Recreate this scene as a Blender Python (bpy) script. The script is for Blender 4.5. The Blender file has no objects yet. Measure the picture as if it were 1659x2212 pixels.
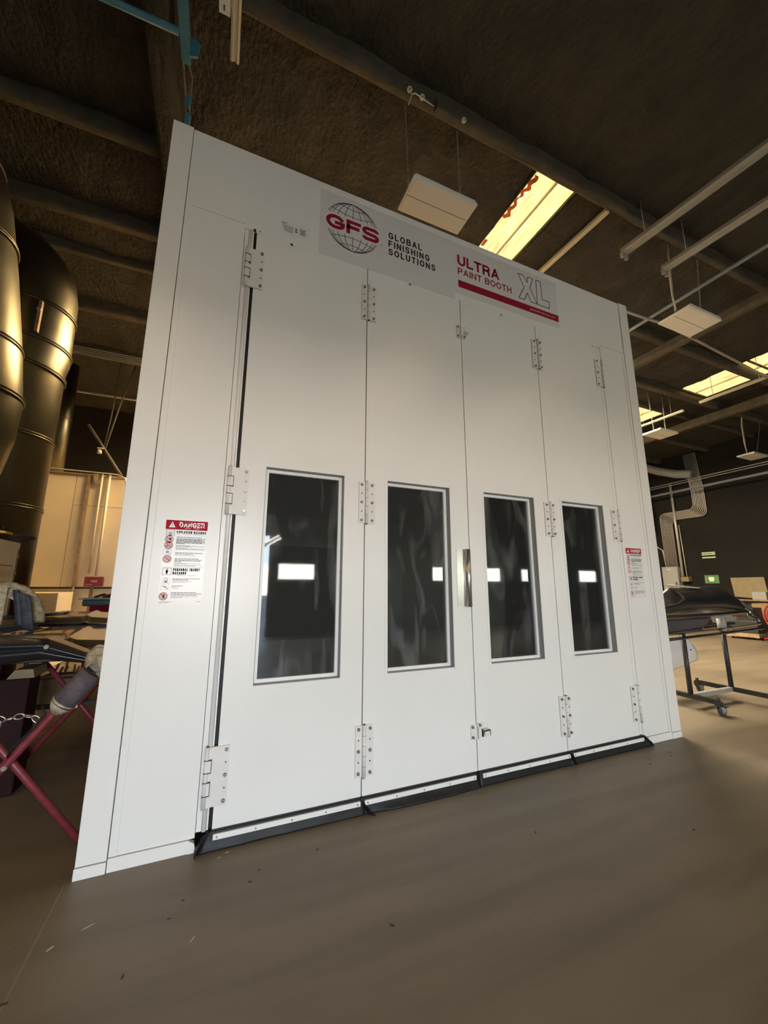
import bpy, math, random
from mathutils import Vector, Matrix, noise
random.seed(7)
S = bpy.context.scene
PI = math.pi
R = math.radians

# ---------------------------------------------------------------- camera
cam_d = bpy.data.cameras.new('camera')
cam = bpy.data.objects.new('camera', cam_d)
S.collection.objects.link(cam)
S.camera = cam
cam_d.sensor_fit = 'HORIZONTAL'
cam_d.sensor_width = 36.0
cam_d.lens = 832.72 / 1659 * 36.0
cam_d.clip_start = 0.05
cam_d.clip_end = 300
cam.location = (0.5436, -2.6480, 1.4415)
yaw, pitch, roll = R(23.0267), R(10.8013), R(0.15775)
fwd = Vector((math.sin(yaw)*math.cos(pitch), math.cos(yaw)*math.cos(pitch), math.sin(pitch)))
rgt = Vector((math.cos(yaw), -math.sin(yaw), 0))
upv = rgt.cross(fwd)
r2 = rgt*math.cos(roll) + upv*math.sin(roll)
u2 = -rgt*math.sin(roll) + upv*math.cos(roll)
rm = Matrix((r2, u2, -fwd)).transposed()
cam.rotation_mode = 'QUATERNION'
cam.rotation_quaternion = rm.to_quaternion()

# ---------------------------------------------------------------- world, light, exposure
SKY = 38.5
SKYLIGHT = 1.4
w = bpy.data.worlds.new('sky')
S.world = w
w.use_nodes = True
wn = w.node_tree
bg = wn.nodes['Background']
tc = wn.nodes.new('ShaderNodeTexCoord')
sp = wn.nodes.new('ShaderNodeSeparateXYZ')
cr = wn.nodes.new('ShaderNodeValToRGB')
cr.color_ramp.interpolation = 'LINEAR'
e = cr.color_ramp.elements
e[0].position = 0.0; e[0].color = (1.0, 0.88, 0.76, 1)
e[1].position = 0.040; e[1].color = (1.0, 0.90, 0.80, 1)
e2 = e.new(0.052); e2.color = (0.36, 0.44, 0.53, 1)
e3 = e.new(0.9); e3.color = (0.22, 0.30, 0.42, 1)
wn.links.new(tc.outputs['Generated'], sp.inputs[0])
wn.links.new(sp.outputs['Z'], cr.inputs[0])
wn.links.new(cr.outputs[0], bg.inputs['Color'])
bg.inputs['Strength'].default_value = SKY

vs = S.view_settings
vs.view_transform = 'Standard'
vs.look = 'None'
vs.gamma = 1.0
vs.use_curve_mapping = False
vs.exposure = 0.0
S.cycles.max_bounces = 8
S.cycles.diffuse_bounces = 4
S.cycles.glossy_bounces = 4
S.cycles.transparent_max_bounces = 12
S.cycles.sample_clamp_indirect = 6.0
S.cycles.use_denoising = True

OPENING = (-1.3, 1.9, 0.0, 2.9)      # south bay opening x0,x1,z0,z1 at y=-9
YS, YN, XW, XE, ZC = -9.0, 10.5, -8.0, 17.05, 6.6

def portal(name, loc, rot, sx, sy):
    l = bpy.data.lights.new(name, 'AREA')
    l.shape = 'RECTANGLE'; l.size = sx; l.size_y = sy
    l.cycles.is_portal = True
    o = bpy.data.objects.new(name, l)
    o.location = loc; o.rotation_euler = rot
    S.collection.objects.link(o)
portal('daylight_portal', ((OPENING[0]+OPENING[1])/2, YS, (OPENING[2]+OPENING[3])/2), (R(90), 0, 0),
       OPENING[1]-OPENING[0], OPENING[3]-OPENING[2])

# ---------------------------------------------------------------- materials
def nodes_of(m):
    m.use_nodes = True
    nt = m.node_tree
    return nt, nt.nodes['Principled BSDF']

def mat(name, col, rough=0.5, metal=0.0, var=0.0, scale=8.0, bump=0.0, bscale=60.0, coat=0.0, spec=0.5, detail=6.0, rvar=0.0, stretch=None, bdist=0.02):
    m = bpy.data.materials.new(name)
    nt, b = nodes_of(m)
    b.inputs['Base Color'].default_value = (*col, 1)
    b.inputs['Roughness'].default_value = rough
    b.inputs['Metallic'].default_value = metal
    b.inputs['Specular IOR Level'].default_value = spec
    if coat:
        b.inputs['Coat Weight'].default_value = coat
        b.inputs['Coat Roughness'].default_value = 0.06
    g = nt.nodes.new('ShaderNodeNewGeometry')
    src = g.outputs['Position']
    if stretch:
        mp = nt.nodes.new('ShaderNodeMapping')
        mp.inputs['Scale'].default_value = stretch
        nt.links.new(src, mp.inputs[0]); src = mp.outputs[0]
    if var or rvar:
        n = nt.nodes.new('ShaderNodeTexNoise')
        n.inputs['Scale'].default_value = scale
        n.inputs['Detail'].default_value = detail
        nt.links.new(src, n.inputs['Vector'])
        if var:
            r = nt.nodes.new('ShaderNodeValToRGB')
            r.color_ramp.elements[0].position = 0.3
            r.color_ramp.elements[1].position = 0.7
            r.color_ramp.elements[0].color = (*[c*(1-var) for c in col], 1)
            r.color_ramp.elements[1].color = (*[min(1, c*(1+var)) for c in col], 1)
            nt.links.new(n.outputs['Fac'], r.inputs[0])
            nt.links.new(r.outputs[0], b.inputs['Base Color'])
        if rvar:
            mr = nt.nodes.new('ShaderNodeMapRange')
            mr.inputs['To Min'].default_value = max(0.02, rough-rvar)
            mr.inputs['To Max'].default_value = rough+rvar
            nt.links.new(n.outputs['Fac'], mr.inputs[0])
            nt.links.new(mr.outputs[0], b.inputs['Roughness'])
    if bump:
        n2 = nt.nodes.new('ShaderNodeTexNoise')
        n2.inputs['Scale'].default_value = bscale
        n2.inputs['Detail'].default_value = 6
        nt.links.new(src, n2.inputs['Vector'])
        bp = nt.nodes.new('ShaderNodeBump')
        bp.inputs['Strength'].default_value = bump
        bp.inputs['Distance'].default_value = bdist
        nt.links.new(n2.outputs['Fac'], bp.inputs['Height'])
        nt.links.new(bp.outputs[0], b.inputs['Normal'])
    return m

def emis(name, col, strength, var=0.0, scale=(30, 3, 3)):
    m = bpy.data.materials.new(name)
    nt, b = nodes_of(m)
    b.inputs['Base Color'].default_value = (0.3, 0.28, 0.2, 1)
    b.inputs['Emission Color'].default_value = (*col, 1)
    b.inputs['Emission Strength'].default_value = strength
    if var:
        g = nt.nodes.new('ShaderNodeNewGeometry')
        mp = nt.nodes.new('ShaderNodeMapping'); mp.inputs['Scale'].default_value = scale
        n = nt.nodes.new('ShaderNodeTexNoise'); n.inputs['Scale'].default_value = 1.0; n.inputs['Detail'].default_value = 5
        mr = nt.nodes.new('ShaderNodeMapRange')
        mr.inputs['From Min'].default_value = 0.3; mr.inputs['From Max'].default_value = 0.7
        mr.inputs['To Min'].default_value = strength*(1-var); mr.inputs['To Max'].default_value = strength*(1+var)
        nt.links.new(g.outputs['Position'], mp.inputs[0]); nt.links.new(mp.outputs[0], n.inputs['Vector'])
        nt.links.new(n.outputs['Fac'], mr.inputs[0]); nt.links.new(mr.outputs[0], b.inputs['Emission Strength'])
    return m

MT = {}
MT['booth'] = mat('booth_white_coat', (0.80, 0.80, 0.775), 0.30, var=0.02, scale=1.5, bump=0.02, bscale=90, rvar=0.05)
MT['roofdust'] = mat('dusty_roof_panel', (0.22, 0.19, 0.15), 0.9)
MT['booth_dark'] = mat('booth_groove', (0.05, 0.048, 0.045), 0.6)
MT['frame_white'] = mat('window_frame_white', (0.82, 0.83, 0.82), 0.32)
MT['jamb'] = mat('jamb_grey_steel', (0.27, 0.27, 0.265), 0.45, var=0.05)
MT['rubber'] = mat('black_rubber', (0.010, 0.010, 0.011), 0.5, var=0.3, scale=20, spec=0.3)
MT['hinge'] = mat('hinge_paint', (0.74, 0.72, 0.69), 0.38, var=0.03)
MT['bolt'] = mat('zinc_bolt', (0.42, 0.41, 0.39), 0.30, metal=0.8)
MT['bolt_dark'] = mat('bolt_recess', (0.03, 0.028, 0.025), 0.5)
MT['alu'] = mat('satin_aluminium', (0.62, 0.60, 0.55), 0.28, metal=0.9, var=0.05, scale=60, stretch=(1, 1, 0.05))
MT['black'] = mat('print_black', (0.015, 0.015, 0.015), 0.6, spec=0.12)
MT['greyprint'] = mat('print_grey', (0.20, 0.19, 0.18), 0.6, spec=0.12)
MT['red'] = mat('print_red', (0.42, 0.012, 0.03), 0.6, spec=0.12)
MT['darkred'] = mat('print_dark_red', (0.30, 0.012, 0.03), 0.6, spec=0.12)
MT['pink'] = mat('print_pink', (0.78, 0.58, 0.58), 0.6, spec=0.12)
MT['sticker'] = mat('sticker_vinyl', (0.72, 0.71, 0.69), 0.12, spec=0.6)
MT['paper'] = mat('sticker_white', (0.80, 0.80, 0.79), 0.22, spec=0.35)
MT['ceil'] = mat('spray_foam', (0.037, 0.030, 0.018), 0.8, var=0.35, scale=3.0, bump=1.0, bscale=22, stretch=(1.0, 0.6, 1.0), bdist=0.06)
MT['beam'] = mat('foamed_beam', (0.075, 0.060, 0.038), 0.8, var=0.25, scale=6, bump=0.4, bscale=25)
MT['darkwall'] = mat('dark_wall_paint', (0.016, 0.0145, 0.0125), 0.85, spec=0.15, var=0.2, scale=0.8)
MT['cream'] = mat('cream_wall_paint', (0.78, 0.64, 0.43), 0.55, var=0.05, scale=2)
MT['galv'] = mat('galvanised_steel', (0.150, 0.134, 0.090), 0.38, metal=1.0, var=0.12, scale=2.5, rvar=0.08, bump=0.05, bscale=4)
MT['pipe'] = mat('conduit_steel', (0.55, 0.51, 0.44), 0.35, metal=0.4)
MT['pipeblue'] = mat('painted_pipe_grey', (0.22, 0.25, 0.26), 0.4)
MT['teal'] = mat('teal_steel', (0.06, 0.20, 0.27), 0.45, var=0.15, scale=12)
MT['strip'] = mat('strip_light_enamel', (0.62, 0.56, 0.42), 0.35)
MT['stripgrey'] = mat('strip_light_grey', (0.30, 0.29, 0.25), 0.4)
MT['lampwhite'] = mat('lamp_housing', (0.85, 0.82, 0.74), 0.4)
MT['lens'] = mat('lamp_lens', (0.84, 0.78, 0.68), 0.45)
MT['redtube'] = mat('red_painted_tube', (0.20, 0.030, 0.042), 0.40, var=0.2, scale=30)
MT['blackgloss'] = mat('black_plastic', (0.014, 0.015, 0.020), 0.30, coat=0.5, rvar=0.05)
MT['bluesheen'] = mat('dark_blue_plastic', (0.028, 0.034, 0.055), 0.35, coat=0.5)
MT['blackmatte'] = mat('black_steel', (0.02, 0.02, 0.022), 0.45)
MT['tanpaint'] = mat('bronze_clearcoat', (0.26, 0.20, 0.12), 0.16, metal=0.7, coat=1.0)
MT['whitegloss'] = mat('white_primer', (0.75, 0.77, 0.80), 0.25, coat=0.5)
MT['bluegrey'] = mat('masking_blue', (0.030, 0.038, 0.055), 0.6, var=0.6, scale=18)
MT['chain'] = mat('chain_zinc', (0.55, 0.52, 0.46), 0.3, metal=0.9)
MT['card'] = mat('cardboard', (0.26, 0.18, 0.10), 0.85, var=0.1)
MT['signred'] = mat('sign_red', (0.26, 0.022, 0.022), 0.5)
MT['cratered'] = mat('dark_red_plastic', (0.022, 0.005, 0.005), 0.6, spec=0.2)
MT['white'] = mat('plain_white', (0.75, 0.74, 0.70), 0.5)
MT['yellow'] = mat('yellow_plastic', (0.70, 0.48, 0.06), 0.5)
MT['tealbin'] = mat('teal_plastic', (0.03, 0.08, 0.10), 0.4)
MT['foampad'] = mat('pipe_foam', (0.10, 0.082, 0.095), 0.8, var=0.25, scale=30)
MT['film'] = mat('plastic_film', (0.42, 0.37, 0.26), 0.2, var=0.4, scale=25, bump=0.8, bscale=40)
MT['green'] = mat('sign_green', (0.06, 0.22, 0.07), 0.5)
MT['glow'] = mat('luminous_print', (0.50, 0.60, 0.40), 0.5)
MT['tanboard'] = mat('tan_board', (0.25, 0.20, 0.11), 0.6, var=0.1)
MT['grey'] = mat('grey_enamel', (0.30, 0.30, 0.28), 0.5)
MT['wood'] = mat('worn_wood', (0.30, 0.20, 0.11), 0.8, var=0.3, scale=9)
MT['orange'] = mat('orange_membrane', (0.75, 0.16, 0.03), 0.6)
MT['ground'] = mat('outdoor_asphalt', (0.12, 0.12, 0.12), 0.9)
MT['tyre'] = mat('castor_rubber', (0.05, 0.055, 0.055), 0.6)
MT['skyl'] = emis('skylight_sheet', (1.0, 0.70, 0.27), SKYLIGHT, 0.5, (34, 2.5, 3))
MT['skylunseen'] = emis('unseen_skylight_sheet', (1.0, 0.68, 0.34), 5.6, 0.2, (34, 2.5, 3))  # unseen strips; the south ones are added to fill the booth front
MT['skylsun'] = emis('added_wall_fill_sheet', (1.0, 0.70, 0.36), 84.0, 0.2, (34, 2.5, 3))  # added glowing sheet, out of view, that lights the cream wall
MT['skylfloorfill'] = emis('added_floor_fill_sheet', (1.0, 0.84, 0.62), 50.0, 0.2, (34, 2.5, 3))  # added glowing sheets hidden by the booth, brighten the right-hand floor
MT['daypane'] = emis('daylit_pane', (0.95, 1.0, 0.88), 24.0, 0.12, (3, 3, 6))
MT['tube'] = emis('lit_tube', (1.0, 0.92, 0.9), 30.0)

# floor: sealed concrete with wheel marks, pits and scuffs
def floor_mat():
    m = bpy.data.materials.new('sealed_concrete')
    nt, b = nodes_of(m)
    N, L = nt.nodes, nt.links
    g = N.new('ShaderNodeNewGeometry')
    n1 = N.new('ShaderNodeTexNoise'); n1.inputs['Scale'].default_value = 0.9; n1.inputs['Detail'].default_value = 8
    L.new(g.outputs['Position'], n1.inputs['Vector'])
    r1 = N.new('ShaderNodeValToRGB')
    r1.color_ramp.elements[0].position = 0.3; r1.color_ramp.elements[0].color = (0.155, 0.122, 0.082, 1)
    r1.color_ramp.elements[1].position = 0.72; r1.color_ramp.elements[1].color = (0.210, 0.168, 0.115, 1)
    L.new(n1.outputs['Fac'], r1.inputs[0])
    # long swept streaks
    mp = N.new('ShaderNodeMapping'); mp.inputs['Scale'].default_value = (0.35, 3.0, 1); mp.inputs['Rotation'].default_value = (0, 0, R(-28))
    L.new(g.outputs['Position'], mp.inputs[0])
    n2 = N.new('ShaderNodeTexNoise'); n2.inputs['Scale'].default_value = 1.6; n2.inputs['Detail'].default_value = 6
    L.new(mp.outputs[0], n2.inputs['Vector'])
    r2_ = N.new('ShaderNodeValToRGB')
    r2_.color_ramp.elements[0].position = 0.35; r2_.color_ramp.elements[0].color = (0.72, 0.72, 0.72, 1)
    r2_.color_ramp.elements[1].position = 0.55; r2_.color_ramp.elements[1].color = (1, 1, 1, 1)
    L.new(n2.outputs['Fac'], r2_.inputs[0])
    mx = N.new('ShaderNodeMix'); mx.data_type = 'RGBA'; mx.blend_type = 'MULTIPLY'; mx.inputs[0].default_value = 0.8
    L.new(r1.outputs[0], mx.inputs[6]); L.new(r2_.outputs[0], mx.inputs[7])
    # fine grain
    n3 = N.new('ShaderNodeTexNoise'); n3.inputs['Scale'].default_value = 220; n3.inputs['Detail'].default_value = 3
    L.new(g.outputs['Position'], n3.inputs['Vector'])
    r3 = N.new('ShaderNodeValToRGB')
    r3.color_ramp.elements[0].position = 0.3; r3.color_ramp.elements[0].color = (0.85, 0.85, 0.85, 1)
    r3.color_ramp.elements[1].position = 0.7; r3.color_ramp.elements[1].color = (1.1, 1.1, 1.1, 1)
    L.new(n3.outputs['Fac'], r3.inputs[0])
    mx2 = N.new('ShaderNodeMix'); mx2.data_type = 'RGBA'; mx2.blend_type = 'MULTIPLY'; mx2.inputs[0].default_value = 1.0
    L.new(mx.outputs[2], mx2.inputs[6]); L.new(r3.outputs[0], mx2.inputs[7])
    L.new(mx2.outputs[2], b.inputs['Base Color'])
    mr = N.new('ShaderNodeMapRange'); mr.inputs['To Min'].default_value = 0.38; mr.inputs['To Max'].default_value = 0.60
    L.new(n1.outputs['Fac'], mr.inputs[0]); L.new(mr.outputs[0], b.inputs['Roughness'])
    bp = N.new('ShaderNodeBump'); bp.inputs['Strength'].default_value = 0.15; bp.inputs['Distance'].default_value = 0.004
    L.new(n3.outputs['Fac'], bp.inputs['Height']); L.new(bp.outputs[0], b.inputs['Normal'])
    return m
MT['floor'] = floor_mat()
MT['joint'] = mat('floor_joint_filler', (0.24, 0.20, 0.145), 0.7)
MT['pit'] = mat('floor_pit', (0.06, 0.05, 0.04), 0.8)
MT['chip'] = mat('floor_chip', (0.42, 0.38, 0.30), 0.7)

def glass_mat():
    m = bpy.data.materials.new('booth_glass')
    m.use_nodes = True
    nt = m.node_tree; N, L = nt.nodes, nt.links
    N.clear()
    out = N.new('ShaderNodeOutputMaterial')
    tr = N.new('ShaderNodeBsdfTransparent'); tr.inputs[0].default_value = (0.70, 0.72, 0.69, 1)
    gl = N.new('ShaderNodeBsdfGlossy'); gl.inputs['Roughness'].default_value = 0.03
    df = N.new('ShaderNodeBsdfDiffuse'); df.inputs[0].default_value = (0.45, 0.45, 0.44, 1)
    fr = N.new('ShaderNodeFresnel'); fr.inputs['IOR'].default_value = 1.55
    g = N.new('ShaderNodeNewGeometry')
    # wiped smears of overspray dust on the glass
    mp = N.new('ShaderNodeMapping'); mp.inputs['Scale'].default_value = (3.0, 1.0, 0.9); mp.inputs['Rotation'].default_value = (0, R(14), 0)
    n = N.new('ShaderNodeTexNoise'); n.inputs['Scale'].default_value = 1.8; n.inputs['Detail'].default_value = 4; n.inputs['Distortion'].default_value = 1.4
    L.new(g.outputs['Position'], mp.inputs[0]); L.new(mp.outputs[0], n.inputs['Vector'])
    mr = N.new('ShaderNodeMapRange')
    mr.inputs['From Min'].default_value = 0.52; mr.inputs['From Max'].default_value = 0.75
    mr.inputs['To Min'].default_value = 0.045; mr.inputs['To Max'].default_value = 0.20
    L.new(n.outputs['Fac'], mr.inputs[0])
    m1 = N.new('ShaderNodeMixShader'); L.new(mr.outputs[0], m1.inputs[0]); L.new(tr.outputs[0], m1.inputs[1]); L.new(df.outputs[0], m1.inputs[2])
    m2 = N.new('ShaderNodeMixShader'); L.new(fr.outputs[0], m2.inputs[0]); L.new(m1.outputs[0], m2.inputs[1]); L.new(gl.outputs[0], m2.inputs[2])
    L.new(m2.outputs[0], out.inputs[0])
    return m
MT['glass'] = glass_mat()

# ---------------------------------------------------------------- mesh helpers
class MB:
    def __init__(s):
        s.v = []; s.f = []; s.m = []; s.sm = []; s.mats = []
    def mi(s, name):
        if name not in s.mats: s.mats.append(name)
        return s.mats.index(name)
    def face(s, idx, m, smooth=False):
        s.f.append(idx); s.m.append(m); s.sm.append(smooth)
    def box(s, a, b, m, rot=None, piv=None):
        i = s.mi(m); n = len(s.v)
        x0, y0, z0 = a; x1, y1, z1 = b
        P = [Vector(p) for p in ((x0,y0,z0),(x1,y0,z0),(x1,y1,z0),(x0,y1,z0),(x0,y0,z1),(x1,y0,z1),(x1,y1,z1),(x0,y1,z1))]
        if rot is not None:
            pv = Vector(piv) if piv else (P[0]+P[6])/2
            P = [rot @ (p-pv) + pv for p in P]
        s.v += P
        for q in ((0,3,2,1),(4,5,6,7),(0,1,5,4),(1,2,6,5),(2,3,7,6),(3,0,4,7)):
            s.face([n+k for k in q], i)
        return s
    def tube(s, pts, r, m, n=10, cap=True, rr=None):
        i = s.mi(m); pts = [Vector(p) for p in pts]; b0 = len(s.v)
        prev = None
        for k, p in enumerate(pts):
            if k == 0: d = pts[1]-p
            elif k == len(pts)-1: d = p-pts[k-1]
            else: d = (pts[k+1]-p).normalized() + (p-pts[k-1]).normalized()
            d.normalize()
            if prev is None:
                a = Vector((0,0,1)) if abs(d.z) < 0.9 else Vector((1,0,0))
                e1 = d.cross(a).normalized()
            else:
                e1 = (prev - d*prev.dot(d)).normalized()
            prev = e1; e2 = d.cross(e1)
            rad = rr[k] if rr else r
            for j in range(n):
                t = 2*PI*j/n
                s.v.append(p + (e1*math.cos(t)+e2*math.sin(t))*rad)
        for k in range(len(pts)-1):
            for j in range(n):
                a = b0+k*n+j; b = b0+k*n+(j+1)%n
                s.face([a, b, b+n, a+n], i, True)
        if cap:
            s.face([b0+j for j in range(n)][::-1], i)
            e = b0+(len(pts)-1)*n
            s.face([e+j for j in range(n)], i)
        return s
    def cyl(s, c, axis, r, h, m, n=16, r2=None):
        c = Vector(c); ax = Vector(axis).normalized()
        return s.tube([c-ax*h/2, c+ax*h/2], r, m, n, True, [r, r if r2 is None else r2])
    def torus(s, c, axis, Rr, r, m, n=20, k=6, sx=1.0, up=None):
        c = Vector(c); ax = Vector(axis).normalized()
        a = Vector(up) if up else (Vector((0,0,1)) if abs(ax.z) < 0.9 else Vector((1,0,0)))
        e1 = (a-ax*a.dot(ax)).normalized(); e2 = ax.cross(e1)
        i = s.mi(m); b0 = len(s.v)
        for q in range(n):
            t = 2*PI*q/n
            d = e1*math.cos(t)*sx + e2*math.sin(t)
            dn = (e1*math.cos(t)+e2*math.sin(t)).normalized()
            for j in range(k):
                u = 2*PI*j/k
                s.v.append(c + d*Rr + (dn*math.cos(u)+ax*math.sin(u))*r)
        for q in range(n):
            for j in range(k):
                a_ = b0+q*k+j; b_ = b0+q*k+(j+1)%k; c_ = b0+((q+1)%n)*k+(j+1)%k; d_ = b0+((q+1)%n)*k+j
                s.face([a_, b_, c_, d_], i, True)
        return s
    def prism(s, poly, y0, y1, m, axis='y'):
        """polygon in (x,z) extruded in y (or (y,z) in x, or (x,y) in z)"""
        i = s.mi(m); b0 = len(s.v); n = len(poly)
        for yy in (y0, y1):
            for (a, b) in poly:
                s.v.append(Vector((a, yy, b)) if axis == 'y' else Vector((yy, a, b)) if axis == 'x' else Vector((a, b, yy)))
        s.face([b0+k for k in range(n)], i); s.face([b0+n+k for k in range(n)][::-1], i)
        for k in range(n):
            s.face([b0+k, b0+n+k, b0+n+(k+1)%n, b0+(k+1)%n], i)
        return s
    def grid(s, fn, nu, nv, m, smooth=True):
        i = s.mi(m); b0 = len(s.v)
        for a in range(nu+1):
            for b in range(nv+1):
                s.v.append(Vector(fn(a/nu, b/nv)))
        for a in range(nu):
            for b in range(nv):
                p = b0+a*(nv+1)+b
                s.face([p, p+1, p+nv+2, p+nv+1], i, smooth)
        return s
    def line(s, pts, wd, y0, y1, m, closed=False):
        """flat stroke in the (x,z) plane"""
        q = list(pts)+([pts[0]] if closed else [])
        for k in range(len(q)-1):
            a = Vector((q[k][0], q[k][1])); b = Vector((q[k+1][0], q[k+1][1]))
            d = b-a
            if d.length < 1e-6: continue
            d.normalize(); p = Vector((-d.y, d.x))*wd/2; e = d*wd*0.35
            s.prism([tuple(a-p-e), tuple(b-p+e), tuple(b+p+e), tuple(a+p-e)], y0, y1, m)
        return s
    def build(s, name, parent=None, kind=None, label=None, cat=None, group=None, bevel=0, solid=0, sub=0):
        me = bpy.data.meshes.new(name)
        me.from_pydata([tuple(v) for v in s.v], [], s.f)
        for k in s.mats: me.materials.append(MT[k])
        me.polygons.foreach_set('material_index', s.m)
        me.polygons.foreach_set('use_smooth', s.sm)
        me.update()
        o = bpy.data.objects.new(name, me)
        S.collection.objects.link(o)
        if parent: o.parent = parent; o.matrix_parent_inverse = parent.matrix_world.inverted() if False else Matrix.Translation(-parent_world(parent))
        if bevel:
            b = o.modifiers.new('bevel', 'BEVEL'); b.width = bevel; b.segments = 2; b.limit_method = 'ANGLE'
        if solid:
            b = o.modifiers.new('solid', 'SOLIDIFY'); b.thickness = solid; b.offset = 0
        if sub:
            b = o.modifiers.new('sub', 'SUBSURF'); b.levels = sub; b.render_levels = sub
        tag(o, label, cat, group, kind)
        return o

def parent_world(p):
    v = Vector(p.location); q = p
    while q.parent:
        v += q.matrix_parent_inverse.translation; q = q.parent; v += Vector(q.location)
    return v
def tag(o, label=None, cat=None, group=None, kind=None):
    if label: o['label'] = label
    if cat: o['category'] = cat
    if group: o['group'] = group
    if kind: o['kind'] = kind
def thing(name, loc, label, cat, group=None):
    o = bpy.data.objects.new(name, None)
    o.empty_display_size = 0.1
    o.location = loc
    S.collection.objects.link(o)
    tag(o, label, cat, group)
    return o
def dup(root, dx, label=None, group=None):
    """copy of a thing with copies of its parts and sub-parts, moved by dx"""
    r = root.copy(); S.collection.objects.link(r); r.location = Vector(root.location)+Vector(dx)
    if label: r['label'] = label
    if group: r['group'] = group
    for ch in list(root.children):
        c = ch.copy(); S.collection.objects.link(c); c.parent = r; c.matrix_parent_inverse = ch.matrix_parent_inverse.copy()
        for g in list(ch.children):
            d = g.copy(); S.collection.objects.link(d); d.parent = c; d.matrix_parent_inverse = g.matrix_parent_inverse.copy()
    return r

def text_geo(body, x0, x1, z0, z1, y, thick, bold=0.0, space=1.0):
    cu = bpy.data.curves.new('t', 'FONT'); cu.body = body; cu.size = 1.0
    cu.offset = bold; cu.space_character = space; cu.extrude = 0.0; cu.resolution_u = 4
    ob = bpy.data.objects.new('t', cu); S.collection.objects.link(ob)
    bpy.context.view_layer.update()
    dg = bpy.context.evaluated_depsgraph_get()
    me = bpy.data.meshes.new_from_object(ob.evaluated_get(dg))
    bpy.data.objects.remove(ob); bpy.data.curves.remove(cu)
    xs = [v.co.x for v in me.vertices]; ys = [v.co.y for v in me.vertices]
    ax, bx, ay, by = min(xs), max(xs), min(ys), max(ys)
    V = [Vector((x0+(v.co.x-ax)/(bx-ax)*(x1-x0), y, z0+(v.co.y-ay)/(by-ay)*(z1-z0))) for v in me.vertices]
    F = [list(p.vertices) for p in me.polygons]
    bpy.data.meshes.remove(me)
    return V, F
def add_text(mb, body, x0, x1, z0, z1, y, m, bold=0.0, space=1.0):
    V, F = text_geo(body, x0, x1, z0, z1, y, 0, bold, space)
    i = mb.mi(m); b0 = len(mb.v); mb.v += V
    for f in F: mb.face([b0+k for k in f], i)
def add_text_map(mb, body, m, fn, bold=0.0, space=1.0):
    """text whose unit box (u right, v up) is mapped by fn(u,v) onto a surface"""
    V, F = text_geo(body, 0, 1, 0, 1, 0, 0, bold, space)
    i = mb.mi(m); b0 = len(mb.v); mb.v += [Vector(fn(v.x, v.z)) for v in V]
    for f in F: mb.face([b0+k for k in f], i)


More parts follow.
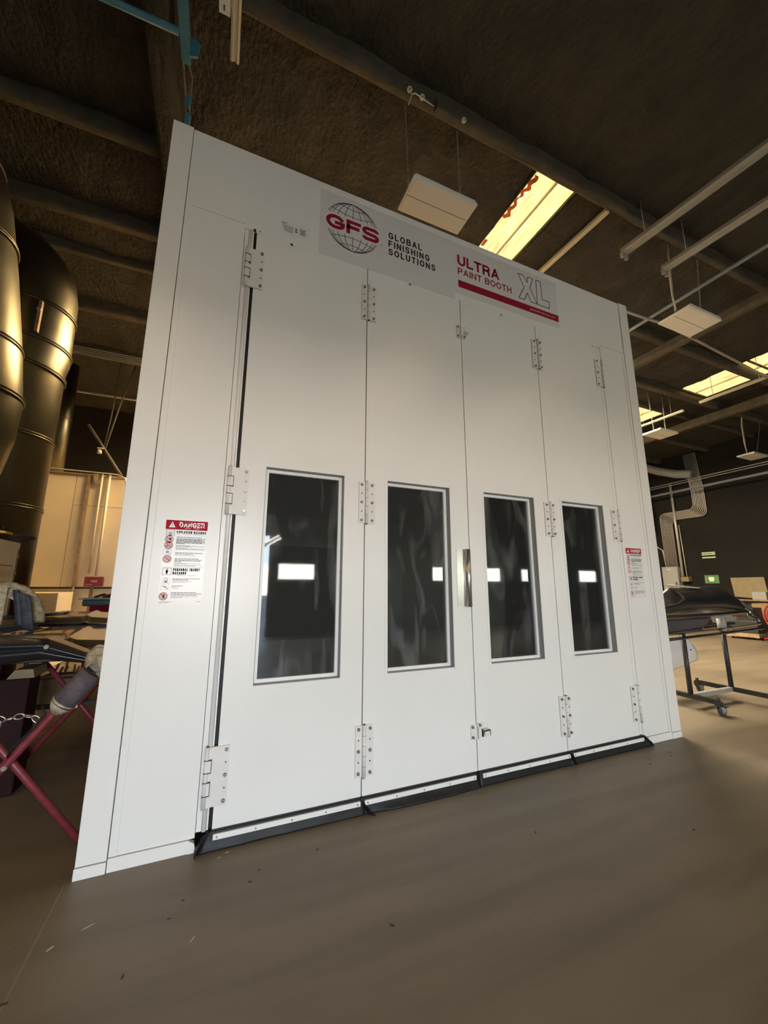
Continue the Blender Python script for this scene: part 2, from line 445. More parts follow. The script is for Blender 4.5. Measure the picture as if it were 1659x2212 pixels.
# condensed set of straight-cut capitals drawn as even strokes
def _arc(cx, cy, rx, ry, a0, a1, n=8):
    return [(cx+rx*math.cos(R(a0+(a1-a0)*q/n)), cy+ry*math.sin(R(a0+(a1-a0)*q/n))) for q in range(n+1)]
GL = {
 'A': (.78, [([(0, 0), (.5, 1)], 0), ([(.5, 1), (1, 0)], 0), ([(.2, .28), (.8, .28)], 2)]),
 'B': (.70, [([(0, 0), (0, 1), (.62, 1)]+_arc(.62, .77, .33, .23, 90, -90)+[(0, .54)], 0), ([(0, 0), (.64, 0)]+_arc(.64, .27, .36, .27, -90, 90)[0:], 0)]),
 'D': (.72, [([(0, 0), (0, 1), (.5, 1)]+_arc(.5, .5, .5, .5, 90, -90, 12)+[(0, 0)], 0)]),
 'E': (.62, [([(1, 1), (0, 1), (0, 0), (1, 0)], 0), ([(0, .52), (.9, .52)], 0)]),
 'F': (.60, [([(1, 1), (0, 1), (0, 0)], 0), ([(0, .50), (.86, .50)], 0)]),
 'G': (.80, [(_arc(.5, .5, .5, .5, 38, 270, 16)+[(.62, 0)]+_arc(.62, .30, .38, .30, -80, 0, 5)+[(1, .44), (.58, .44)], 0)]),
 'H': (.72, [([(0, 0), (0, 1)], 0), ([(1, 0), (1, 1)], 0), ([(0, .52), (1, .52)], 2)]),
 'I': (.0, [([(0, 0), (0, 1)], 0)]),
 'J': (.52, [([(1, 1), (1, .3)]+_arc(.5, .3, .5, .3, 0, -180, 8), 0)]),
 'L': (.56, [([(0, 1), (0, 0), (1, 0)], 0)]),
 'M': (.86, [([(0, 0), (0, 1)], 0), ([(0, 1), (.5, .1)], 0), ([(.5, .1), (1, 1)], 0), ([(1, 1), (1, 0)], 0)]),
 'N': (.72, [([(0, 0), (0, 1)], 0), ([(0, 1), (1, 0)], 0), ([(1, 0), (1, 1)], 0)]),
 'O': (.82, [(_arc(.5, .5, .5, .5, 0, 360, 24), 1)]),
 'P': (.68, [([(0, 0), (0, 1), (.62, 1)]+_arc(.62, .72, .38, .28, 90, -90)+[(0, .44)], 0)]),
 'R': (.72, [([(0, 0), (0, 1), (.62, 1)]+_arc(.62, .74, .36, .26, 90, -90)+[(0, .48)], 0), ([(.60, .48), (.93, .30), (.95, 0)], 0)]),
 'S': (.70, [(_arc(.5, .75, .47, .25, 20, 180, 8)+_arc(.5, .75, .47, .22, 200, 260, 3)+_arc(.5, .27, .5, .26, 80, 0, 4)+_arc(.5, .27, .5, .27, -20, -165, 8), 0)]),
 's': (.74, [([(1, .80), (1, .86), (.86, 1), (.14, 1), (0, .86), (0, .66), (.14, .54), (.86, .46), (1, .34), (1, .14), (.86, 0), (.14, 0), (0, .14), (0, .21)], 2)]),
 'T': (.68, [([(0, 1), (1, 1)], 0), ([(.5, 1), (.5, 0)], 0)]),
 'U': (.72, [([(0, 1), (0, .34)]+_arc(.5, .34, .5, .34, 180, 360, 12)+[(1, 1)], 0)]),
 'X': (.72, [([(0, 0), (1, 1)], 0), ([(0, 1), (1, 0)], 0)]),
 'Y': (.72, [([(0, 1), (.5, .45), (1, 1)], 0), ([(.5, .45), (.5, 0)], 0)]),
 'Z': (.66, [([(0, 1), (1, 1)], 0), ([(1, 1), (0, 0)], 0), ([(0, 0), (1, 0)], 0)]),
 'C': (.76, [(_arc(.5, .5, .5, .5, 40, 320, 16), 0)]),
 ' ': (.12, []),
}
def add_caps(mb, body, x0, x1, z0, z1, y, m, t, gap=0.18, fn=None):
    h = z1-z0
    k = 1.0
    tot = sum(GL[c][0]*h for c in body)
    fixed = len(body)*t+gap*h*(len(body)-1)
    k = (x1-x0-fixed)/tot
    i = mb.mi(m); x = x0
    P3 = fn if fn else (lambda a, b: (a, y, b))
    for c in body:
        wd = GL[c][0]*h*k
        for pts, mode in GL[c][1]:
            q = [Vector((x+t/2+p[0]*wd, z0+t/2+p[1]*(h-t))) for p in pts]
            closed = mode == 1
            if closed: q = q[:-1]
            n = len(q); L_, R_ = [], []
            for j in range(n):
                a = q[j-1] if (j > 0 or closed) else None
                b = q[(j+1) % n] if (j < n-1 or closed) else None
                d1 = (q[j]-a).normalized() if a is not None else None
                d2 = (b-q[j]).normalized() if b is not None else None
                p = q[j].copy()
                if d1 is None:
                    d = d2; e = 1.0
                    if mode != 2: p = p-d*t/2
                elif d2 is None:
                    d = d1; e = 1.0
                    if mode != 2: p = p+d*t/2
                else:
                    d = (d1+d2)
                    if d.length < 0.2: d = d1
                    d.normalize(); e = min(1.6, 1.0/max(0.3, d.dot(d1)))
                nrm = Vector((-d.y, d.x))*t/2*e
                L_.append(p+nrm); R_.append(p-nrm)
            b0 = len(mb.v)
            for a_, b_ in zip(L_, R_): mb.v += [Vector(P3(a_.x, min(z1, max(z0, a_.y)))), Vector(P3(b_.x, min(z1, max(z0, b_.y))))]
            rng = range(n if closed else n-1)
            for j in rng:
                u = b0+2*j; v_ = b0+2*((j+1) % n)
                mb.face([u, u+1, v_+1, v_], i)
        x += wd+t+gap*h

# ================================================================ THE ROOM
MB().box((XW-0.2, YS-0.2, -0.2), (XE+0.2, YN+0.2, 0.0), 'floor').build('floor', kind='structure')
# spray-foamed roof deck with holes for the seen skylights and the added unseen strips
strips = [(3.87, 4.56, 0.19, 6.5, 'mid'), (11.50, 12.70, -8.6, 2.98, 'east'), (11.50, 12.70, 3.84, 9.8, 'east'), (-6.3, -5.2, -8.6, 9.6, 'west'), (-1.5, -0.6, -8.2, -4.2, 'south'), (3.8, 4.7, -8.2, -4.2, 'south'), (7.6, 8.6, -8.6, -4.0, 'south'), (0.9, 3.3, 4.3, 6.9, 'sun'), (5.0, 7.6, 3.2, 8.2, 'floorfill'), (8.3, 9.9, 3.6, 8.2, 'floorfill')]  # south strips and those hidden by the booth are added to light the room
def ceil_h(x, y):
    return (0.045*noise.noise(Vector((x*1.1, y*0.8, 0))) + 0.030*noise.noise(Vector((x*4.5, y*1.6, 1)))
            + 0.022*noise.noise(Vector((x*9.0, y*5.0, 3))) + 0.016*abs(noise.noise(Vector((x*3.0+y, y*14.0, 7)))))
cb = MB()
xs = sorted(set([XW, XE]+[s[0] for s in strips]+[s[1] for s in strips]))
ys = sorted(set([YS, YN]+[s[2] for s in strips]+[s[3] for s in strips]))
for a in range(len(xs)-1):
    for b in range(len(ys)-1):
        x0, x1, y0, y1 = xs[a], xs[a+1], ys[b], ys[b+1]
        cx_, cy_ = (x0+x1)/2, (y0+y1)/2
        if any(s[0] < cx_ < s[1] and s[2] < cy_ < s[3] for s in strips): continue
        nearby = -3 < cx_ < 13 and -3 < cy_ < 10
        st = 0.05 if nearby else 0.35
        cb.grid(lambda u, v: (x0+u*(x1-x0), y0+v*(y1-y0), ZC-ceil_h(x0+u*(x1-x0), y0+v*(y1-y0))),
                max(1, int((x1-x0)/st)), max(1, int((y1-y0)/st)), 'ceil')
cb.box((XW-0.2, YS-0.2, ZC+0.35), (XE+0.2, YN+0.2, ZC+0.5), 'ceil')
# foam reveals around each skylight strip
for s in strips:
    for (a, b) in (((s[0]-0.02, s[2]), (s[0]+0.005, s[3])), ((s[1]-0.005, s[2]), (s[1]+0.02, s[3]))):
        cb.box((a[0], a[1], ZC+0.0), (b[0], b[1], ZC+0.36), 'ceil')
    for yy in (s[2], s[3]):
        cb.box((s[0], yy-0.01, ZC+0.0), (s[1], yy+0.01, ZC+0.36), 'ceil')
cb.build('ceiling', kind='structure')
# corrugated skylight sheets just above the foam, seen ones plus unseen ones added for light
for k, s in enumerate(strips):
    mb = MB()
    nx = int((s[1]-s[0])/0.0125)
    mb.grid(lambda u, v: (s[0]+u*(s[1]-s[0]), s[2]+v*(s[3]-s[2]), ZC+0.035+0.018*math.cos(u*(s[1]-s[0])/0.085*2*PI)), nx, 2, {'mid': 'skyl', 'east': 'skyl', 'sun': 'skylsun', 'floorfill': 'skylfloorfill'}.get(s[4], 'skylunseen'))
    o = mb.build('window_%d' % (k+2), kind='structure')
    fr = MB()
    n = int((s[3]-s[2])/1.42)
    for q in range(n+1):
        yy = s[2]+(s[3]-s[2])*q/max(1, n)
        fr.box((s[0], yy-0.02, ZC-0.02), (s[1], yy+0.02, ZC+0.01), 'beam')
    fr.box(((s[0]+s[1])/2-0.012, s[2], ZC-0.015), ((s[0]+s[1])/2+0.012, s[3], ZC+0.01), 'strip')
    fr.build('window_frame', parent=o)
# torn orange membrane hanging on the west side of the near skylight
mb = MB()
mb.grid(lambda u, v: (3.875+0.055*v+0.02*math.sin(u*30), 0.30+0.62*u, ZC-0.015-0.03*math.sin(u*9)*v-0.012*noise.noise(Vector((u*25, v*4, 0)))), 40, 4, 'orange')
mb.build('roof_membrane', label='torn strip of orange membrane along the edge of the near bright skylight', cat='membrane', solid=0.003)
mb = MB()
mb.grid(lambda u, v: (3.87+0.05*v, 1.30+0.12*u, ZC-0.02-0.02*noise.noise(Vector((u*9, v*4, 5)))), 8, 3, 'orange')
mb.build('roof_membrane', label='small orange membrane scrap at the near skylight just above the booth header', cat='membrane', solid=0.003)

def wall(name, x0, y0, x1, y1, z0, z1, m):
    return MB().box((x0, y0, z0), (x1, y1, z1), m).build(name, kind='structure')
wall('wall_north', XW-0.2, YN, XE+0.2, YN+0.2, 0, ZC+0.5, 'darkwall')
wall('wall_west', XW-0.2, YS-0.2, XW, YN+0.2, 0, ZC+0.5, 'darkwall')
wall('wall_east', XE, YS-0.2, XE+0.2, YN+0.2, 0, ZC+0.5, 'darkwall')
# south wall with the bay opening and a closed sectional door with lights
ws = MB()
D1 = (2.15, 15.3, 0.0, 3.6)
ws.box((XW, YS-0.2, 0), (OPENING[0], YS, ZC+0.5), 'darkwall')
ws.box((OPENING[0], YS-0.2, OPENING[3]), (OPENING[1], YS, ZC+0.5), 'darkwall')
ws.box((OPENING[1], YS-0.2, 0), (XE, YS, ZC+0.5), 'darkwall')
ws.build('wall_south', kind='structure')
# lit door lights (positions follow their mirror images in the booth glass)
lites = [(2.17, 3.22), (4.6, 5.6), (7.35, 8.3), (9.25, 10.2), (11.25, 12.25), (14.3, 15.25)]
dm = MB(); dm.box((1.98, YS, 0.0), (15.5, YS+0.05, 3.4), 'darkwall')
for q in range(1, 6): dm.box((1.98, YS+0.05, q*0.56), (15.5, YS+0.056, q*0.56+0.012), 'booth_dark')
door = dm.build('door_1', kind='structure')
for a, b in lites:
    p = MB().box((a, YS+0.051, 1.62), (b, YS+0.056, 2.06), 'daypane').build('pane', parent=door)
    f = MB()
    f.box((a-0.04, YS+0.05, 2.06), (b+0.04, YS+0.075, 2.10), 'blackmatte'); f.box((a-0.04, YS+0.05, 1.58), (b+0.04, YS+0.075, 1.62), 'blackmatte')
    f.box((a-0.04, YS+0.05, 1.62), (a, YS+0.075, 2.06), 'blackmatte'); f.box((b, YS+0.05, 1.62), (b+0.04, YS+0.075, 2.06), 'blackmatte')
    f.build('pane_frame', parent=door)
# ground outside the bay
MB().box((-40, -60, -0.25), (45, YS-0.2, -0.05), 'ground').build('floor_outside', kind='structure')
# cream partition room behind the ducts
PY = 7.0
pm = MB()
pm.box((XW, PY, 1.40), (0.9, PY+0.12, 3.69), 'cream')
pm.box((XW, PY+0.03, 0.0), (0.9, PY+0.12, 1.36), 'cream')
pm.box((XW, PY+0.03, 1.36), (0.9, PY+0.1, 1.40), 'booth_dark')
pm.box((XW, PY+0.12, 3.60), (0.9, YN, 3.69), 'cream')
for xx in (-5.2, -3.75, -2.31, -0.85):
    pm.box((xx-0.004, PY-0.002, 1.40), (xx+0.004, PY, 3.69), 'wood')
pm.box((-2.31, PY-0.002, 3.05), (0.9, PY, 3.058), 'wood')
pm.build('wall_partition', kind='structure')
MB().box((XW, PY-0.015, 3.69), (0.9, PY+0.12, 3.735), 'wood').build('trim_1', kind='structure')

# roof members
def foam_beam(name, a, b, m='beam', amp=0.02):
    mb = MB()
    x0, y0, z0 = a; x1, y1, z1 = b
    along_x = (x1-x0) > (y1-y0)
    L_ = (x1-x0) if along_x else (y1-y0); n = int(L_/0.12)
    prof = [(0, 1.0), (0.04, 0.15), (0.2, 0.0), (0.8, 0.0), (0.96, 0.15), (1.0, 1.0)]
    def fn(u, v):
        k = v*(len(prof)-1); i = min(int(k), len(prof)-2); t = k-i
        c = prof[i][0]*(1-t)+prof[i+1][0]*t; h = prof[i][1]*(1-t)+prof[i+1][1]*t
        s_ = u*L_
        j = amp*noise.noise(Vector((s_*2.2, c*3, (x0+y0)*1.7)))
        if along_x: return (x0+s_, y0+c*(y1-y0)+j, z0+h*(z1-z0)+j*0.7)
        return (x0+c*(x1-x0)+j, y0+s_, z0+h*(z1-z0)+j*0.7)
    mb.grid(fn, n, 15, m)
    return mb.build(name, kind='structure')
k = 2
for yy, wd, zb in ((-3.9, 0.2, 6.40), (-2.5, 0.2, 6.40), (0.07, 0.12, 6.42), (1.70, 0.16, 6.43), (3.00, 0.18, 6.42), (3.85, 0.12, 6.47), (5.2, 0.18, 6.42), (6.9, 0.18, 6.42)):
    foam_beam('trim_%d' % k, (XW, yy, zb), (XE, yy+wd, ZC+0.02)); k += 1
foam_beam('trim_%d' % k, (-0.42, -8.8, 6.02), (-0.16, 10.4, ZC+0.02), 'ceil'); k += 1
foam_beam('trim_%d' % k, (8.28, -8.8, 5.98), (8.46, 10.4, 6.14), 'beam', 0.006); k += 1
foam_beam('trim_%d' % k, (13.2, -8.8, 6.10), (13.42, 10.4, 6.32), 'beam', 0.006); k += 1

# floor joints
fj = MB()
fj.box((-7.9, -0.62, 0.0), (-0.02, -0.61, 0.0015), 'pit')
fj.box((-0.034, -8.8, 0.0), (-0.028, -0.02, 0.001), 'joint')
fj.build('trim_%d' % k, kind='structure'); k += 1
# pits and chips in the floor sealer
pits = [(0.509,-0.35),(0.461,-0.44),(0.33,-0.662),(0.805,-0.351),(0.855,-0.287),(0.694,-0.025),(1.167,-0.245),(4.022,-0.209),(4.341,-0.192),(4.281,-0.239),(3.948,-0.272),(3.3,-0.95),(2.4,-0.6),(1.35,-0.85)]
for x, y in pits:
    a = random.uniform(0, PI); rr = random.uniform(0.006, 0.011)
    poly = [(x+rr*(1.6*math.cos(t)*math.cos(a)-0.7*math.sin(t)*math.sin(a))*random.uniform(.8, 1.1), y+rr*(1.6*math.cos(t)*math.sin(a)+0.7*math.sin(t)*math.cos(a))*random.uniform(.8, 1.1)) for t in [2*PI*q/9 for q in range(9)]]
    o = MB().prism(poly, 0.0, 0.0012, 'pit', 'z').build('floor_pit', label='small dark pit worn into the grey concrete floor', cat='pit', group='pits in the concrete floor')
chips = [((0.145,-0.351), 0.05, 0.006, 25, 'pale elongated chip in the floor near the booth left corner'), ((0.035,-0.415), 0.03, 0.009, 40, 'pale teardrop chip in the floor below the booth left corner'),
         ((0.56,-0.592), 0.035, 0.006, 55, 'slanted pale scratch in the floor in front of the booth'), ((0.705,-0.075), 0.022, 0.008, 15, 'pale chip beside the left end of the rubber sweep'),
         ((0.665,-0.105), 0.016, 0.006, 30, 'small pale chip in front of the left end of the rubber sweep')]
for (x, y), l, wd, ang, lab in chips:
    a = R(ang); c, s_ = math.cos(a), math.sin(a)
    poly = [(x+c*p*l-s_*q*wd, y+s_*p*l+c*q*wd) for p, q in ((-.5, -.1), (-.1, -.5), (.35, -.4), (.5, 0), (.3, .5), (-.2, .35))]
    MB().prism(poly, 0.0, 0.0015, 'chip', 'z').build('floor_chip', label=lab, cat='chip')

# ================================================================ THE PAINT BOOTH
W_, H_, DB = 4.83, 4.76, 6.2
booth = thing('paint_booth', (W_/2, 0, 0), 'tall white steel paint booth with four windowed door panels', 'paint booth')
P = booth
EDGE = [0.615, 1.511, 2.430, 3.337, 4.240]
WIN = [(0.793, 1.349), (1.695, 2.254), (2.597, 3.159), (3.503, 4.060)]
WZ0, WZ1 = 0.832, 2.238
DT = 4.062
# front skin pieces
MB().box((0.135, 0.0, 0.066), (0.535, 0.06, 4.10), 'booth').build('left_panel', P)
MB().box((4.295, 0.0, 0.066), (4.690, 0.06, 4.10), 'booth').build('right_panel', P)
MB().box((0.135, 0.0, 4.104), (4.690, 0.06, H_), 'booth').box((0.535, 0.0, 4.066), (4.295, 0.06, 4.104), 'booth').build('header_panel', P)
for x0, x1, fold in ((-0.002, 0.131, 0.128), (4.694, 4.832, 4.692)):
    mb = MB()
    mb.box((x0, -0.010, 0.056), (x1, 0.02, H_+0.004), 'booth')
    if x0 < 1: mb.box((x0, 0.02, 0.056), (x0+0.02, 0.25, H_+0.004), 'booth')
    else: mb.box((x1-0.02, 0.02, 0.056), (x1, 0.25, H_+0.004), 'booth')
    mb.build('corner_trim', P, bevel=0.003)
    MB().box((x0-0.003, -0.014, 0.0), (x1, 0.03, 0.052), 'booth').build('corner_foot', P, bevel=0.002)
# raised batten beside each corner
MB().box((0.135, -0.005, 0.066), (0.172, 0.0, 4.10), 'booth').build('batten', P, bevel=0.0015)
MB().box((4.655, -0.005, 0.066), (4.690, 0.0, 4.10), 'booth').build('batten', P, bevel=0.0015)
# kick plates
MB().box((0.135, -0.008, 0.0), (0.505, 0.02, 0.063), 'booth').prism([(0.505, 0.0), (0.545, 0.0), (0.535, 0.045), (0.505, 0.063)], -0.012, 0.02, 'booth').build('kick_plate', P)
MB().box((4.350, -0.008, 0.0), (4.690, 0.02, 0.063), 'booth').build('kick_plate', P)
# frame posts either side of the doorway, with rounded gasket
mb = MB(); mb.box((0.538, 0.004, 0.09), (0.600, 0.06, 4.064), 'booth'); mb.tube([(0.578, 0.004, 0.09), (0.578, 0.004, 4.064)], 0.014, 'booth', 10)
mb.build('door_post', P)
mb = MB(); mb.box((4.252, 0.004, 0.07), (4.292, 0.06, 4.064), 'booth'); mb.build('door_post', P)
# seals in the joints between the leaves
for x in EDGE:
    wd = 0.012 if x < 1 else 0.006
    MB().box((x-wd, 0.012, 0.09), (x+wd, 0.05, 4.064), 'rubber').build('door_seal', P)
# body of the booth
mb = MB()
mb.box((0.0, 0.06, 0.0), (0.08, DB, H_), 'booth'); mb.box((W_-0.08, 0.06, 0.0), (W_, DB, H_), 'booth')
mb.box((0.08, DB-0.08, 0.0), (W_-0.08, DB, H_), 'booth'); mb.box((0.08, 0.06, H_-0.08), (W_-0.08, DB-0.08, H_), 'roofdust')
for yy in (1.22, 2.44, 3.66, 4.88):
    mb.box((-0.004, yy, 0.0), (0.0, yy+0.03, H_), 'booth'); mb.box((W_, yy, 0.0), (W_+0.004, yy+0.03, H_), 'booth')
mb.build('booth_body', P)
MB().box((0.09, 0.07, 3.0), (W_-0.09, DB-0.09, 3.02), 'grey').build('filter_ceiling', P)
mb = MB()
mb.box((0.082, DB-0.1, 0.0), (W_-0.082, DB-0.082, 3.0), 'booth'); mb.box((0.082, 0.3, 0.0), (0.09, DB-0.1, 3.0), 'booth'); mb.box((W_-0.09, 0.3, 0.0), (W_-0.082, DB-0.1, 3.0), 'booth')
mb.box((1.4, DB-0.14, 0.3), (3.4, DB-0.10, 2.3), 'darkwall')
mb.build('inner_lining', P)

# door leaves
YF = -0.006
def bolt(mb, x, z, big=True, y=-0.016):
    if big:
        mb.cyl((x, y-0.0015, z), (0, 1, 0), 0.0105, 0.003, 'bolt_dark', 14)
        mb.cyl((x, y-0.006, z), (0, 1, 0), 0.0088, 0.009, 'bolt', 14)
        mb.cyl((x, y-0.0115, z), (0, 1, 0), 0.0062, 0.003, 'bolt', 12)
        mb.cyl((x, y-0.0133, z), (0, 1, 0), 0.003, 0.001, 'bolt_dark', 8)
    else:
        mb.cyl((x, y-0.002, z), (0, 1, 0), 0.0048, 0.004, 'bolt_dark', 10)
        mb.cyl((x, y-0.0045, z), (0, 1, 0), 0.003, 0.002, 'bolt', 8)
HZ = [(3.575, 3.892), (1.892, 2.204), (0.212, 0.522)]
for d in range(4):
    x0, x1 = EDGE[d]+0.006, EDGE[d+1]-0.004
    if d > 0: x0 = EDGE[d]+0.0035
    wx0, wx1 = WIN[d]
    z0 = 0.092
    mb = MB()
    mb.box((x0, YF, z0), (wx0, 0.045, DT), 'booth'); mb.box((wx1, YF, z0), (x1, 0.045, DT), 'booth')
    mb.box((wx0, YF, z0), (wx1, 0.045, WZ0), 'booth'); mb.box((wx0, YF, WZ1), (wx1, 0.045, DT), 'booth')
    leaf = mb.build('door_leaf', P)
    # folded steel channels lining the window cut-out
    mb = MB()
    for xa, xb in ((wx0, wx0+0.004), (wx1-0.004, wx1)):
        mb.box((xa, YF+0.001, WZ0), (xb, 0.075, WZ1), 'jamb')
    mb.box((wx0, YF+0.001, WZ0), (wx1, 0.075, WZ0+0.004), 'jamb'); mb.box((wx0, YF+0.001, WZ1-0.004), (wx1, 0.075, WZ1), 'jamb')
    mb.box((wx0-0.022, YF-0.0025, WZ0-0.04), (wx0, YF, WZ1+0.03), 'booth'); mb.box((wx1, YF-0.0025, WZ0-0.02), (wx1+0.003, YF, WZ1+0.02), 'booth')
    for zz in (1.1, 1.54, 1.98): mb.cyl((wx1-0.0045, 0.03, zz), (1, 0, 0), 0.004, 0.002, 'bolt_dark', 8)
    for xx in (wx0+0.12, wx1-0.14):
        mb.cyl((xx, 0.025, WZ0+0.0045), (0, 0, 1), 0.004, 0.002, 'bolt', 8); mb.cyl((xx, 0.025, WZ1-0.0045), (0, 0, 1), 0.004, 0.002, 'bolt_dark', 8)
    mb.build('window_reveal', leaf, label='bare grey steel channel around the window opening')
    mb = MB(); i_ = 0.026; ya, yb = 0.045, 0.062
    mb.box((wx0+0.004, ya, WZ0+0.004), (wx0+i_, yb, WZ1-0.004), 'frame_white'); mb.box((wx1-i_, ya, WZ0+0.004), (wx1-0.004, yb, WZ1-0.004), 'frame_white')
    mb.box((wx0+i_, ya, WZ0+0.004), (wx1-i_, yb, WZ0+i_), 'frame_white'); mb.box((wx0+i_, ya, WZ1-i_), (wx1-i_, yb, WZ1-0.004), 'frame_white')
    mb.build('window_frame', leaf)
    MB().box((wx0+i_-0.004, 0.060, WZ0+i_-0.004), (wx1-i_+0.004, 0.064, WZ1-i_+0.004), 'glass').build('window_pane', leaf, label='dark window pane')
    # bottom: white clamp strip screwed over a black rubber sweep
    a, b = [(0.628, 1.497), (1.527, 2.395), (2.457, 3.335), (3.368, 4.250)][d]
    mb = MB(); mb.box((a, -0.034, 0.051), (b, -0.022, 0.079), 'booth')
    for q in range(5):
        xx = a+0.02+(b-a-0.04)*q/4
        mb.cyl((xx, -0.0355, 0.064), (0, 1, 0), 0.0048, 0.003, 'bolt', 10)
    mb.build('clamp_strip', leaf, label='white strip clamping the rubber sweep')
    mb = MB()
    curl = [0.0, 0.06, 0.0, 0.05][d]
    def sweep(u, v, a=a, b=b, d=d):
        x = a-0.03+(b-a+0.06)*u
        # v: 0 top .. 1 floor edge, flares out towards the viewer
        z = 0.092*(1-v)**1.0
        fl = (0.045 if d in (1,) else 0.02)*(v**2)
        if d == 0: x -= 0.05*v*(1-u)**6
        if d == 3: x += 0.09*v*(u**8)
        if d == 2: x += 0.02*v*(u**8)
        wob = 0.006*noise.noise(Vector((x*6, v*3, d)))
        if d == 1: fl *= (0.35+0.65*math.sin(PI*min(1, max(0, (1-u)*0.9+0.1))))
        return (x, -0.022-fl-wob*v, max(0.0015, z))
    mb.grid(sweep, 40, 8, 'rubber')
    mb.box((a-0.012, -0.022, 0.002), (b+0.012, 0.04, 0.0925), 'rubber')
    mb.build('rubber_sweep', leaf, label='black rubber sweep', solid=0.003)
    if d == 2:   # lip folded out at the joint
        MB().grid(lambda u, v: (3.325+0.035*v+0.012*u, -0.03-0.03*u, 0.004+0.085*(1-v)), 6, 8, 'rubber').build('rubber_flap', leaf, solid=0.003)
    if d == 0:
        MB().prism([(0.556, 0.0015), (0.620, 0.0015), (0.620, 0.090), (0.592, 0.086), (0.566, 0.066), (0.556, 0.035)], -0.021, 0.03, 'rubber').build('rubber_block', leaf)
        MB().grid(lambda u, v: (0.600-0.062*math.sin(v*PI/2)+0.004*u, -0.015-0.055*u*(0.4+v*0.6), 0.090*(1-v)+0.002), 8, 10, 'rubber').build('rubber_flap', leaf, solid=0.003)
    if d == 3:
        MB().grid(lambda u, v: (4.245+0.105*math.sin(v*PI/2)+0.004*u, -0.012-0.035*u*(0.4+v*0.6), 0.088*(1-v)+0.002), 8, 10, 'rubber').build('rubber_flap', leaf, solid=0.003)
    if d == 1:
        MB().grid(lambda u, v: (1.515+0.02*v+0.05*v*u, -0.03-0.05*u*v, 0.07*(1-v)+0.002), 8, 8, 'rubber').build('rubber_flap', leaf, solid=0.003)
# hinges
for zi, (z0, z1) in enumerate(HZ):
    # wide left hinge with windowed knuckle
    mb = MB()
    ya, yb = -0.018, -0.006
    H5 = (z1-z0)
    mb.box((0.588, ya, z0), (0.686, yb, z1), 'hinge')
    mb.box((0.556, ya-0.004, z0), (0.588, yb, z0+H5*0.20), 'hinge'); mb.box((0.556, ya-0.004, z0+H5*0.43), (0.588, yb, z0+H5*0.58), 'hinge'); mb.box((0.556, ya-0.004, z0+H5*0.80), (0.588, yb, z1), 'hinge')
    mb.tube([(0.566, ya-0.002, z0-0.004), (0.566, ya-0.002, z1+0.004)], 0.0125, 'hinge', 12)
    for f0, f1 in ((0.205, 0.425), (0.585, 0.795)):
        mb.box((0.5565, ya-0.012, z0+H5*f0), (0.590, ya-0.002, z0+H5*f1), 'hinge')
        for zz in (z0+H5*f0, z0+H5*f1): mb.box((0.552, ya-0.0145, zz-0.0022), (0.5915, ya+0.002, zz+0.0022), 'bolt_dark')
        mb.box((0.5895, ya-0.0145, z0+H5*f0), (0.5925, ya+0.002, z0+H5*f1), 'bolt_dark')
    mb.tube([(0.566, ya-0.002, z1), (0.566, ya-0.002, z1+0.008)], 0.007, 'bolt_dark', 10)
    for q in range(5): bolt(mb, 0.668, z0+0.022+(H5-0.044)*q/4, q % 2 == 0, ya)
    mb.build('hinge', P, label='wide strap hinge on the leftmost door panel')
    for xc, xl, xr, kn in ((1.511, 1.462, 1.588, 1.521), (3.337, 3.272, 3.390, 3.345)):
        mb = MB()
        mb.box((xl, ya, z0), (xc-0.003, yb, z1), 'hinge'); mb.box((xc+0.003, ya, z0), (xr, yb, z1), 'hinge')
        mb.tube([(kn, ya-0.004, z0-0.003), (kn, ya-0.004, z1+0.003)], 0.0125, 'hinge', 12)
        for q in range(1, 5):
            mb.torus((kn, ya-0.004, z0+H5*q/5), (0, 0, 1), 0.0118, 0.0018, 'bolt_dark', 12, 4)
        mb.tube([(kn, ya-0.004, z0-0.009), (kn, ya-0.004, z0-0.001)], 0.008, 'bolt_dark', 8)
        mb.tube([(kn, ya-0.004, z1+0.001), (kn, ya-0.004, z1+0.008)], 0.008, 'bolt_dark', 8)
        for q in range(5):
            bolt(mb, (xl+xc)/2-0.004, z0+0.022+(H5-0.044)*q/4, q % 2 == 0, ya)
            bolt(mb, (kn+0.012+xr)/2+0.004, z0+0.022+(H5-0.044)*q/4, q % 2 == 0, ya)
        mb.build('hinge', P)
    mb = MB()
    mb.box((4.168, ya, z0), (4.232, yb, z1), 'hinge')
    mb.tube([(4.262, ya-0.004, z0-0.003), (4.262, ya-0.004, z1+0.003)], 0.0125, 'hinge', 12)
    mb.box((4.232, ya, z0), (4.262, yb, z1), 'hinge')
    for q in range(1, 5): mb.torus((4.262, ya-0.004, z0+H5*q/5), (0, 0, 1), 0.0120, 0.0018, 'bolt_dark', 12, 4)
    mb.tube([(4.262, ya-0.004, z0-0.010), (4.262, ya-0.004, z0-0.001)], 0.009, 'bolt_dark', 8)
    mb.tube([(4.262, ya-0.004, z1+0.001), (4.262, ya-0.004, z1+0.008)], 0.009, 'bolt', 8)
    for q in range(5): bolt(mb, 4.192, z0+0.022+(H5-0.044)*q/4, q % 2 == 0, ya)
    mb.build('hinge', P)
